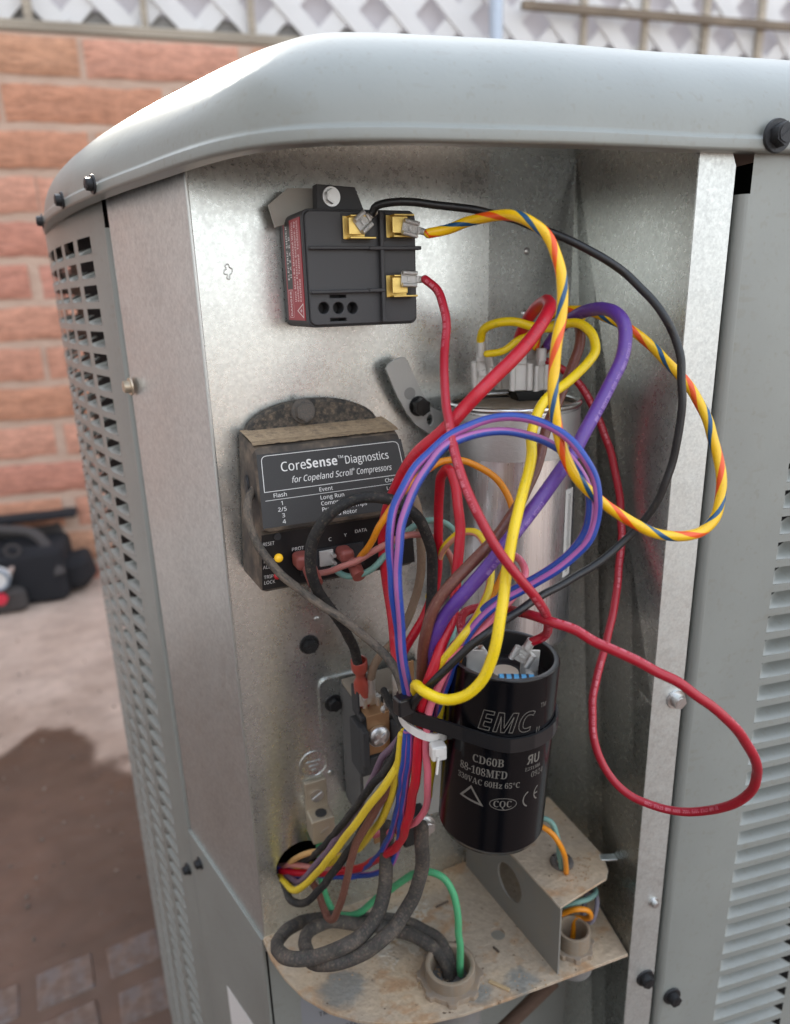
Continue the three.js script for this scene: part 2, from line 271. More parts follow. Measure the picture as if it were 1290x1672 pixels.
// control compartment sheet metal
const hole = (fr, px, py, rx, ry, n = 28) => { const [u, v] = fr.uv(px, py); return circlePts(u, v, rx, ry, n).reverse(); };
{
  const wireHole = circlePts(0.0285, -0.343, 0.0165, 0.0165, 36).reverse();
  const panel = slab(MAIN, [[0.0006, SH - 0.012], [MAIN.len, SH - 0.012], [MAIN.len, 0.078], [0.0006, 0.078]], 0.0014, -0.0014, GALV, 'compartment_back', unit, [wireHole]);
  slab(SECOND, [[0, SH - 0.012], [SECOND.len, SH - 0.012], [SECOND.len, 0.078], [0, 0.078]], 0.0014, -0.0014, GALV, 'compartment_back');
  slab(RWALL, [[0, SH - 0.36], [RWALL.len, SH - 0.36], [RWALL.len, 0.055], [RWALL.len - 0.02, 0.0765], [0, 0.0765]], 0.0014, -0.0014, SIDEGALV, 'compartment_side', unit, [(() => { const [a, b] = RWALL.uv(1054, 1140); return [[a - 0.006, b - 0.001], [a - 0.006, b + 0.001], [a + 0.006, b + 0.001], [a + 0.006, b - 0.001]]; })()]);
  slab(FLANGE, [[0.0002, BOT + 0.02], [FLANGE.len, BOT + 0.02], [FLANGE.len, 0.052], [FLANGE.len - 0.003, 0.0585], [0.0002, 0.0585]], 0.0014, -0.001, FLANGEGALV, 'flange');
  slab(FLANK, [[0.006, SH - 0.001], [FLANK.len - 0.0003, SH - 0.001], [FLANK.len - 0.0003, 0.070], [0.006, 0.070]], 0.0014, -0.0016, GALV_SMOOTH, 'corner_panel');
  slab(FLANK, [[0.004, BOT + 0.02], [FLANK.len, BOT + 0.02], [FLANK.len, SH - 0.0012], [0.004, SH + 0.0145]], 0.0012, 0.0, PAINT_SIDE, 'corner_panel', unit, [], 0.0004);
  slab(LOWER, [[0.0015, BOT + 0.02], [LOWER.len, BOT + 0.02], [LOWER.len, SH - 0.003], [0.0015, SH - 0.003]], 0.0014, -0.002, PAINT_LOW, 'lower_panel');
  // the bend between flank and back: a small bright radius
  inUnit(part('panel_bend', cyl(0.0011, 0.46, 12), GALV_SMOOTH, unit, V(E2[0] + 0.0006, H + SH + 0.229, -E2[1] - 0.0012)));
  // ceiling of the compartment under the top cover
  const cs = [[0.145, 0.343], [0.02, 0.315], [-0.045, 0.318], [-0.088, 0.345], [-0.165, 0.440], [0.0, 0.5], [0.13, 0.47]];
  const cg = prism(cs.map(([x, d]) => [x, -d]), 0.001).rotateX(Math.PI / 2);
  // shape x,y -> world x,z: rotateX(+90) sends y to z
  inUnit(part('compartment_roof', cg, GALV, unit, V(0, H + 0.0765, 0)));
  // punched marks, dimples and the embossed earth sign
  const mark = (px, py, g, mat = GALV) => { const [u, v] = MAIN.uv(px, py); return onUnit('dimple', g, mat, MAIN, u, v, 0); };
  mark(517, 1010, new THREE.SphereGeometry(0.0016, 14, 8).scale(1, 1, 0.5)); mark(540, 1262, new THREE.SphereGeometry(0.0022, 14, 8).scale(1, 1, 0.4)); mark(545, 1206, new THREE.SphereGeometry(0.0016, 14, 8).scale(1, 1, 0.4));
  { const pts = [[-2, 3], [0, 3.6], [1, 2], [2.6, 1], [2, -1], [0.5, -2], [0.2, -4], [-1.4, -3.6], [-1.2, -1.6], [-3, -1.4], [-3, 0.6], [-1.4, 1]].map(([a, b]) => V(a * 0.0007, b * 0.0009, 0)); mark(373, 443, new THREE.TubeGeometry(new THREE.CatmullRomCurve3(pts, true), 60, 0.00035, 6, true)); }
  { const gs = [new THREE.TorusGeometry(0.0088, 0.0006, 8, 40)]; for (const [w, y] of [[0.0095, 0.0018], [0.0066, -0.0012], [0.0036, -0.0042]]) gs.push(rbox(w, 0.0011, 0.0012, 0.0005, 0, y, 0)); mark(512, 1247, merge(gs)).name = 'earth_emblem'; }
  { const [u, v] = SECOND.uv(860, 410); onUnit('dimple', new THREE.SphereGeometry(0.0022, 14, 8).scale(1, 1, 0.6), ZINC, SECOND, u, v, 0); const [a, b] = SECOND.uv(856, 512); onUnit('dimple', new THREE.SphereGeometry(0.0022, 14, 8).scale(1, 1, 0.6), ZINC, SECOND, a, b, 0); }
}
// a hex-head sheet metal screw, head along +z
function screwGeo(r, slot = true, washer = 1.45, h = 0.9) {
  const g = [cylZ(r * washer, r * 0.25, 24, r * washer * 0.95).translate(0, 0, r * 0.12), cylZ(r * 1.02, r * h, 6, r * 0.98).translate(0, 0, r * (0.25 + h / 2)), cylZ(r * 0.72, r * 0.12, 20).translate(0, 0, r * (0.25 + h + 0.02))];
  if (slot) g.push(box(r * 1.5, r * 0.22, r * 0.14, 0, 0, r * (0.25 + h + 0.05)).rotateZ(0.7));
  return merge(g);
}
const sc = screwGeo(0.0042), scBig = screwGeo(0.0050, true, 1.3, 0.8);
const screwOn = (fr, px, py, w, mat, geo = sc, parent = unit, s = 1) => { const [u, v] = fr.uv(px, py, w), m = onUnit('screw', geo, mat, fr, u, v, w, parent); m.scale.setScalar(s); m.rotation.z = rnd(0, 3); return m; };
screwOn(MAIN, 505, 1052, 0, BLACKOX); screwOn(FLANGE, 1103, 1141, 0.0005, ZINC, sc, unit, 0.95); screwOn(FLANGE, 1053, 1596, 0.0005, BLACKOX, sc, unit, 1.0);
screwOn(FLANGE, 1067, 1473, 0.0005, ZINC, sc, unit, 0.55); screwOn(RFACE, 1097, 1626, 0.0006, BLACKOX); screwOn(FLANK, 327, 1409, 0.0015, BLACKOX, sc, unit, 0.8);

// dirty tray at the bottom
const shelfPts = [[0.1352, 0.3352], [0.10, 0.3232], [0.06, 0.3096], [0.031, 0.3005], [0.012, 0.2968], [-0.01, 0.2958], [-0.03, 0.2985], [-0.046, 0.3040], [-0.062, 0.3135], [-0.075, 0.326], [-0.086, 0.3405], [-0.0925, 0.3535]];
const DIRT = (() => {
  const X0 = -0.1, D0 = 0.285, SX = 0.26, SD = 0.19;
  const px = (a, b) => { const p = atY(a, b, H + SH); return [p.x, -p.z]; };
  const crust = px(635, 1520), grey = [px(565, 1615), px(600, 1545), px(850, 1600), px(780, 1620), px(510, 1420), px(900, 1560)], bare = [px(575, 1450), px(680, 1500)], rnds = [0.016, 0.012, 0.012, 0.010, 0.014, 0.012];
  const f2 = (u, v) => fbm(u, v, 14, 5, 0.6);
  const amount = (u, v) => { const x = X0 + u * SX, d = D0 + v * SD; let g = 0; grey.forEach(([a, b], i) => { g = Math.max(g, 1 - Math.hypot(x - a, (d - b) * 1.3) / rnds[i] + (f2(u, v) - 0.5) * 2.4); }); return smooth(0, 0.7, g); };
  const crusty = (u, v) => { const x = X0 + u * SX, d = D0 + v * SD; return smooth(0.0, 0.5, 1 - Math.hypot((x - crust[0]) / 1.35, d - crust[1]) / 0.02 + (fbm(u + 0.2, v, 30, 4, 0.7) - 0.5) * 2.6); };
  const map = dataTex(1024, 768, (u, v) => { const f = f2(u, v), g = fbm(u, v, 110, 3, 0.7), c = fbm(u, v, 5, 4), a = amount(u, v), w = crusty(u, v);
    let q = mix([0.77, 0.685, 0.575], [0.70, 0.635, 0.555], smooth(0.35, 0.65, c)); q = mix(q, [0.68, 0.53, 0.39], smooth(0.52, 0.72, f) * 0.7); q = mix(q, [0.52, 0.52, 0.50], a * 0.85); q = mix(q, [0.78, 0.75, 0.69], w * 0.9 * (0.5 + 0.8 * fbm(u, v, 60, 2))); q = mix(q, [0.33, 0.26, 0.2], smooth(0.80, 0.86, fbm(u, v + 0.3, 70, 3, 0.7)));
    return q.map((s) => s * (0.92 + 0.16 * g)); }, true, false);
  const bump = dataTex(512, 384, (u, v) => 0.35 * fbm(u, v, 90, 3, 0.7) + 0.3 * f2(u, v) + 0.5 * crusty(u, v) * fbm(u, v, 70, 2, 0.7), false, false);
  const rough = dataTex(256, 192, (u, v) => 0.95 - 0.35 * amount(u, v), false, false);
  return { X0, D0, SX, SD, mat: std({ map, roughness: 1, roughnessMap: rough, bumpMap: bump, bumpScale: 0.0016, metalness: 0.05 }) };
})();
{
  const poly = [...shelfPts, [-0.0918, 0.3558], [E3[0] - 0.001, E3[1] - 0.001], [E4[0] - 0.001, E4[1] - 0.002], [E5[0] - 0.0008, E5[1] + 0.001]];
  const con = atY(735, 1590, H + SH), con2 = atY(935, 1540, H + SH), hl = atY(813, 1525, H + SH);
  const holes = [[con.x, -con.z, 0.0125], [con2.x, -con2.z, 0.0088], [hl.x, -hl.z, 0.0045]].map(([x, d, r]) => circlePts(x, d, r, r, 28));
  const g = prism(poly, 0.0016, 0.0003, holes).rotateX(-Math.PI / 2).scale(1, 1, 1);
  // prism lies in x,depth; rotateX(-90) sends depth to -z and thickness to +y
  const uv = g.attributes.uv, p = g.attributes.position;
  for (let i = 0; i < uv.count; i++) uv.setXY(i, (p.getX(i) - DIRT.X0) / DIRT.SX, (-p.getZ(i) - DIRT.D0) / DIRT.SD);
  inUnit(part('tray', g, DIRT.mat, unit, V(0, H + SH - 0.0016, 0)));
}

// low-voltage cover: a folded plate standing on the tray
{
  const A = atY(910, 1592, H + SH), yT = H - 0.339, dir = V(-0.0377, 0, -0.0719).normalize(), B = A.clone().addScaledVector(dir, 0.098), T = 0.0012;
  const fr = { len: 0.098 }, turn = Math.atan2(-dir.z, dir.x);
  const ov = circlePts(0.048, 0.028, 0.0125, 0.0125, 30).reverse();
  const side = part('divider_plate', prism([[0, 0], [fr.len, 0], [fr.len, yT - H - SH - 0.0002], [0.0, yT - H - SH - 0.0002]], T, 0, [ov]), DUSTY(0.22, 0.21, 0.185, 0.2, 14), unit, A.clone(), turn);
  inUnit(side);
  const FR = atY(990, 1437, yT), C1 = atY(993, 1425, yT), C2 = atY(985, 1400, yT), BR = atY(896, 1304, yT), Bt = B.clone(); Bt.y = yT;
  const rel = (p) => [p.x, -p.z], gh = atY(917, 1412, yT);
  const A2 = A.clone().add(V(-0.0006, 0, 0.0012));
  const top = part('cover_plate', (() => { const g = prism([rel(A2), rel(FR), rel(C1), rel(C2), rel(BR), rel(Bt)], T, 0.0002, [circlePts(gh.x, -gh.z, 0.0062, 0.0062, 24)]).rotateX(-Math.PI / 2); const uv = g.attributes.uv; for (let i = 0; i < uv.count; i++) uv.setXY(i, uv.getX(i) * 3.7 + 0.4, uv.getY(i) * 5 - 1.3); return g; })(), DIRT.mat, unit, V(0, yT, 0)); inUnit(top);
  top.material = DIRT.mat.clone(); for (const k of ['map', 'bumpMap', 'roughnessMap']) { const t2 = DIRT.mat[k].clone(); t2.wrapS = t2.wrapT = THREE.MirroredRepeatWrapping; t2.needsUpdate = true; top.material[k] = t2; }
  // tab hooked into the side wall, bushing in the plate
  const tp = atY(1003, 1402, yT); inUnit(part('tab', merge([rbox(0.012, 0.0012, 0.005, 0.0004, -0.003, 0, 0), rbox(0.0012, 0.015, 0.005, 0.0004, 0.0035, -0.004, 0)]), GALV, unit, V(tp.x, yT + 0.001, tp.z)));
  const bush = []; for (let i = 0; i < 3; i++) { const s = new THREE.TorusGeometry(0.0052, 0.0021, 10, 14, 1.9).rotateX(Math.PI / 2).rotateY(i * 2.09 + 0.3); bush.push(s); }
  inUnit(part('bushing', merge(bush), DUSTY(0.10, 0.09, 0.085, 0.4, 6), unit, V(gh.x, yT + 0.0022, gh.z)));
}
// conduit connectors screwed into the tray
function connector(px, py, r, name, label, up, ridges, down = 0.07) {
  const c = atY(px, py, H + SH), t = thing(name, label, 'conduit connector', V(c.x, H + SH + 0.0004, c.z));
  const ring = []; for (let i = 0; i <= 14; i++) ring.push(new THREE.Vector2(r + (i % 2 ? -0.0004 : 0.0006), 0.0035 + i * (up - 0.0035) / 14));
  const prof = [new THREE.Vector2(r * 0.80, -0.012), new THREE.Vector2(r * 0.80, up - 0.001), new THREE.Vector2(r * 0.86, up + 0.0004), new THREE.Vector2(r * 0.97, up + 0.0002), ...ring.reverse(), new THREE.Vector2(r * 0.99, -0.012)];
  part('threaded_nipple', new THREE.LatheGeometry(prof, 40), DUSTY(0.33, 0.28, 0.22, 0.75, 5), t);
  const pts = []; for (let i = 0; i < 64; i++) { const a = i / 64 * 2 * Math.PI, q = (Math.cos(a * ridges) > 0.35 ? 1.38 : 1.24) * r; pts.push([q * Math.cos(a), q * Math.sin(a)]); }
  part('lock_nut', prism(pts, 0.0028, 0.0004, [circlePts(0, 0, r * 1.0, r, 32).reverse()]).rotateX(-Math.PI / 2).translate(0, 0.0002, 0), DUSTY(0.30, 0.25, 0.2, 0.7, 40), t);
  part('hub', mv(cyl(r * 1.28, down, 36), 0, -0.0022 - down / 2, 0), DUSTY(0.20, 0.19, 0.18, 0.2, 4), t);
  return t;
}
connector(735, 1597, 0.0145, 'conduit_connector', 'large dusty threaded conduit connector with a notched locknut, holding the green wire', 0.011, 8);
connector(935, 1545, 0.0098, 'conduit_connector', 'small dusty threaded conduit connector under the folded cover plate', 0.014, 8, 0.012);

// top cover
const lidPts = [[-0.345, 0.80], [-0.308, 0.70], [-0.272, 0.602], [-0.231, 0.515], [-0.191, 0.453], [-0.1457, 0.3946], [-0.113, 0.357], [-0.0838, 0.3244], [-0.0643, 0.3065], [-0.0455, 0.2952], [-0.024, 0.2905], [0.003, 0.2922], [0.0403, 0.3000], [0.0758, 0.3085], [0.136, 0.3275], [0.1765, 0.3380], [0.25, 0.3580], [0.5, 0.4261], [0.66, 0.482], [0.70, 0.50], [0.716, 0.535], [0.68, 0.66], [0.54, 1.20], [0.48, 1.23], [-0.20, 1.04], [-0.30, 1.0], [-0.345, 0.90]];
const lidCurve = new THREE.CatmullRomCurve3(lidPts.map(([x, d]) => V(x, 0, -d)), true, 'centripetal');
{
  const N = 360, ps = lidCurve.getSpacedPoints(N).slice(0, N), nrm = ps.map((p, i) => { const t = ps[(i + 1) % N].clone().sub(ps[(i + N - 1) % N]).normalize(); return V(t.z, 0, -t.x); });
  const area = ps.reduce((s, p, i) => { const q = ps[(i + 1) % N]; return s + p.x * q.z - q.x * p.z; }, 0), sgn = area > 0 ? -1 : 1;   // inward normals
  const c = V(0.17, 0, -0.76); if (nrm[0].dot(c.clone().sub(ps[0])) < 0) nrm.forEach((n) => n.negate());
  const prof = [[0.010, LID + 0.0005], [0.0018, LID], [0.0004, LID + 0.0006], [0, LID + 0.0016], [0, LID + 0.0046], [0.0004, LID + 0.0053], [0.0016, LID + 0.0060], [0.0022, LID + 0.0066], [0.0024, LID + 0.0075]];
  for (let k = 1; k <= 16; k++) { const th = k / 16 * Math.PI / 2; prof.push([0.0024 + 0.085 * (1 - Math.cos(th)), LID + 0.0075 + 0.0485 * Math.sin(th)]); }
  const pos = [], uv = [], idx = []; let acc = 0;
  prof.forEach(([o, y], k) => { if (k) acc += Math.hypot(o - prof[k - 1][0], y - prof[k - 1][1]); for (let i = 0; i <= N; i++) { const p = ps[i % N].clone().addScaledVector(nrm[i % N], o); pos.push(p.x, y, p.z); uv.push(i / N * 3.6, acc); } });
  for (let k = 0; k + 1 < prof.length; k++) for (let i = 0; i < N; i++) { const a = k * (N + 1) + i, b = a + N + 1; idx.push(a, b, a + 1, b, b + 1, a + 1); }
  const g = new THREE.BufferGeometry(); g.setAttribute('position', new THREE.Float32BufferAttribute(pos, 3)); g.setAttribute('uv', new THREE.Float32BufferAttribute(uv, 2)); g.setIndex(idx);
  const last = prof.at(-1), inner = ps.map((p, i) => p.clone().addScaledVector(nrm[i], last[0]));
  const s = new THREE.ShapeGeometry(new THREE.Shape(inner.filter((_, i) => i % 3 === 0).map((p) => new THREE.Vector2(p.x, p.z)))).rotateX(Math.PI / 2).translate(0, last[1], 0);
  g.computeVertexNormals();
  const cover = inUnit(part('top_cover', merge([g, s]), PAINT, unit, V(0, H, 0)));
  const lidScrew = (px, py, d, s2 = 1, mat = BLACKOX) => { // on the skirt: walk the outline to the point under the pixel
    const r = ray(px, py); let best = null; ps.forEach((p, i) => { if (i > 0 && p.x * r.z - p.z * r.x !== undefined) { const e = Math.abs(Math.atan2(p.x, -p.z) - Math.atan2(r.x, -r.z)); if (-p.z < d && (!best || e < best.e)) best = { e, p, n: nrm[i] }; } });
    const t = Math.hypot(best.p.x, best.p.z) / Math.hypot(r.x, r.z), m = part('screw', sc, mat, cover, V(best.p.x, r.y * t, best.p.z).addScaledVector(best.n, -0.0002)); m.rotation.y = Math.atan2(-best.n.x, -best.n.z); m.scale.setScalar(s2); };
  lidScrew(151, 301, 0.55, 0.8); lidScrew(103, 327, 0.55, 0.8); lidScrew(70, 361, 0.6, 0.8); lidScrew(1268, 222, 0.5, 1.15);
}

// louvered panels: sheet with rows of openings, a tongue pressed inward in each
const PITCHV = 0.0143, OPEN = 0.0100, TOPROW = LID - 0.014;
function tongueGeo(w) {
  const nx = 9, ny = 5, pos = [], uv = [], idx = [];
  for (let j = 0; j <= ny; j++) for (let i = 0; i <= nx; i++) {
    const x = (i / nx - 0.5) * w, e = Math.min(i, nx - i) / nx * w, k = smooth(0, 0.010, e), t = j / ny;
    pos.push(x, t * OPEN * 0.58 * (0.35 + 0.65 * k) + (1 - k) * 0.0002, -0.0092 * k * Math.sin(t * Math.PI / 2) + 0.0012 * Math.sin(Math.PI * t) * k * (1 - t) * 2); uv.push(x, t * OPEN);
  }
  for (let j = 0; j < ny; j++) for (let i = 0; i < nx; i++) { const a = j * (nx + 1) + i, b = a + nx + 1; idx.push(a, a + 1, b, b, a + 1, b + 1); }
  const g = new THREE.BufferGeometry(); g.setAttribute('position', new THREE.Float32BufferAttribute(pos, 3)); g.setAttribute('uv', new THREE.Float32BufferAttribute(uv, 2)); g.setIndex(idx); g.computeVertexNormals(); return g;
}
function louverPanel(at, cols, s0, s1, width, partCols, mat) { // at(s) -> plan point + turn
  const ROWS = Math.floor((TOPROW - (BOT + 0.03)) / PITCHV), gs = [];
  const strip = (a, b, y0, y1) => { const n = Math.max(1, Math.round((b - a) / 0.006)); const pos = [], uv = [], idx = []; for (let i = 0; i <= n; i++) { const s = a + (b - a) * i / n, q = at(s); for (const y of [y0, y1]) { pos.push(q.x, H + y, -q.d); uv.push(s, y); } } for (let i = 0; i < n; i++) { const k = i * 2; idx.push(k, k + 2, k + 1, k + 1, k + 2, k + 3); } const g = new THREE.BufferGeometry(); g.setAttribute('position', new THREE.Float32BufferAttribute(pos, 3)); g.setAttribute('uv', new THREE.Float32BufferAttribute(uv, 2)); g.setIndex(idx); g.computeVertexNormals(); return g; };
  let prev = s0; for (const c of cols) { gs.push(strip(prev, c, BOT + 0.02, LID + 0.004)); prev = c + width; } gs.push(strip(prev, s1, BOT + 0.02, LID + 0.004));
  for (const c of cols) { gs.push(strip(c, c + width, TOPROW, LID + 0.004)); for (let r = 0; r < ROWS; r++) gs.push(strip(c, c + width, TOPROW - (r + 1) * PITCHV, TOPROW - r * PITCHV - OPEN)); gs.push(strip(c, c + width, BOT + 0.02, TOPROW - ROWS * PITCHV)); }
  const sheet = inUnit(part('louver_panel', merge(gs), mat, unit, V(0, 0, 0)));
  const tg = tongueGeo(width), rest = [];
  cols.forEach((c, ci) => { const a = at(c + width / 2), th = a.turn; for (let r = 0; r < ROWS; r++) { const y = H + TOPROW - r * PITCHV - OPEN;
    if (ci < partCols) { const m = part('louver', tg, mat, sheet, V(a.x, y, -a.d), th); } else rest.push(tg.clone().rotateY(th).translate(a.x, y, -a.d)); } });
  if (rest.length) { const m = part('louver', merge(rest), mat, sheet); m.userData.kind = 'stuff'; m.name = 'louver_rows'; }
  return sheet;
}
{
  const R = 0.73, az0 = -41.4 * Math.PI / 180, arcEnd = R * 26 * Math.PI / 180;
  const left = (s) => { // bowed side, arc length s from its front edge
    const P = [-0.165, 0.445], t = Math.min(s, arcEnd), a1 = az0 + t / R;
    let x = P[0] + R * (Math.cos(az0) - Math.cos(a1)) , d = P[1] + R * (Math.sin(a1) - Math.sin(az0));
    if (s > arcEnd) { x += (s - arcEnd) * Math.sin(a1); d += (s - arcEnd) * Math.cos(a1); }
    return { x, d, turn: Math.atan2(d && Math.cos(a1), Math.sin(a1)) };
  };
  // direction of travel (sin az, cos az) in x,depth; outward normal lies to its left, so local x must run against it
  const L2 = (s) => { const q = left(s), b = left(s + 0.001), dx = q.x - b.x, dd = q.d - b.d; return { x: q.x, d: q.d, turn: Math.atan2(dd, dx) }; };
  louverPanel(L2, [0.028, 0.066, 0.104, 0.142, 0.18, 0.218, 0.256, 0.294, 0.332, 0.37], 0.0, 0.60, 0.028, 3, PAINT_SIDE);
  const rr = (s) => ({ x: RFACE.o.x + RFACE.U.x * s, d: -(RFACE.o.z + RFACE.U.z * s), turn: RFACE.turn });
  louverPanel(rr, [0.0450, 0.1128, 0.1806, 0.2484], 0.0035, 0.52, 0.0576, 1, PAINT);
  // rolled edges where both panels turn in beside the compartment
  const roll = (x, d, r, name, v0, v1) => inUnit(part(name, cyl(r, v1 - v0, 20), PAINT_SIDE, unit, V(x, H + (v0 + v1) / 2, -d)));
  const e = RFACE.at(0.0035, 0, -0.0045); roll(e.x, -e.z, 0.0045, 'rolled_edge', BOT + 0.02, LID - 0.016);
  roll(-0.1612, 0.4440, 0.0042, 'rolled_edge', BOT + 0.02, LID - 0.012);
  // dark coil behind the louvers, and the closing back
  const pts = []; for (let s = 0.004; s < 0.6; s += 0.03) { const q = left(s), b = left(s + 0.001); const n = V(b.d - q.d, 0, -(b.x - q.x)).normalize(); pts.push([q.x + 0.022 * n.x, q.d + 0.022 * n.z]); }
  const poly = [...pts.map(([x, d]) => [x, d]), [0.45, 1.1], [0.6, 0.55], [0.185, 0.378], [0.16, 0.47], [0.06, 0.46], [-0.05, 0.41]];
  inUnit(part('coil', prism(poly, 0.84).rotateX(-Math.PI / 2), COIL, unit, V(0, H + BOT + 0.02, 0)));
  screwOn(new Frame([-0.1612 - 0.05, 0.444 + 0.07], [-0.1612 + 0.05, 0.444 - 0.07]), 214, 631, 0.0042, std({ color: lin(0.6, 0.5, 0.38), metalness: 0.7, roughness: 0.4 }), sc, unit, 0.9);
  { const q = left(0.006), f2 = new Frame([left(0.02).x, left(0.02).d], [left(0).x, left(0).d]); screwOn(f2, 307, 1419, 0.0006, BLACKOX, sc, unit, 0.8); }
  // base pan and pad
  const pan = lidCurve.getSpacedPoints(120).slice(0, 120).map((p) => [p.x, -p.z]);
  inUnit(part('base_pan', prism(pan.map(([x, d]) => [x * 0.985 + 0.002, 0.75 + (d - 0.75) * 0.985]), 0.03).rotateX(-Math.PI / 2), PAINT_LOW, unit, V(0, H + BOT - 0.01, 0)));
  const pad = thing('equipment_pad', 'flat grey equipment pad under the condenser', 'pad', V(0.17, 0, -0.76));
  part('slab', rbox(0.62, H + BOT - 0.011, 0.60, 0.008, 0, (H + BOT - 0.011) / 2, 0), std({ color: lin(0.3, 0.29, 0.28), roughness: 0.95 }), pad, undefined, 0.26);
}
// stickers low on the unit
{
  const t = canvasTex(512, 640, (c, w, h) => { c.fillStyle = '#8d8f93'; c.fillRect(0, 0, w, h); c.fillStyle = '#232326'; c.font = 'bold 30px monospace'; const L = ['DATE OF MFR', 'TRUCT', '', 'MODEL SERIAL NO', 'VOLTS PH HERTZ', 'COMPRESSOR RLA LRA', 'FAN MOTOR FLA HP', 'MIN CIRCUIT AMPS', 'MAX FUSE OR CKT BKR', 'DESIGN PRESS HIGH', 'DESIGN PRESS LOW']; L.forEach((s, i) => c.fillText(s, 70, 80 + i * 50)); });
  const [u, v] = LOWER.uv(490, 1630, 0.001), m = part('rating_sticker', prism(roundRect(0, -0.11, 0.085, 0, 0.006), 0.0003), std({ map: t, roughness: 0.55 }), unit, LOWER.at(u, v, -0.0006), LOWER.turn); inUnit(m);
  const q = m.geometry.attributes; for (let i = 0; i < q.uv.count; i++) q.uv.setXY(i, q.position.getX(i) / 0.085, 1 + q.position.getY(i) / 0.11);
  const t2 = canvasTex(128, 128, (c, w, h) => { c.fillStyle = '#e2e0dd'; c.fillRect(0, 0, w, h); c.fillStyle = '#555'; c.font = 'bold 22px sans-serif'; c.fillText('7', 30, 92); });
  const a = FLANK.uv(370, 1610, 0.002), b = FLANK.uv(424, 1690, 0.002), st = part('warning_sticker', prism([[a[0], a[1]], [a[0], a[1] - 0.09], [b[0] + 0.012, b[1] - 0.06], [b[0], b[1]]], 0.0003), std({ map: t2, roughness: 0.5 }), unit, FLANK.at(0, 0, 0.0015), FLANK.turn); inUnit(st);
  const q2 = st.geometry.attributes; for (let i = 0; i < q2.uv.count; i++) q2.uv.setXY(i, (q2.position.getX(i) - a[0]) / 0.04, 1 - (a[1] - q2.position.getY(i)) / 0.06);
}

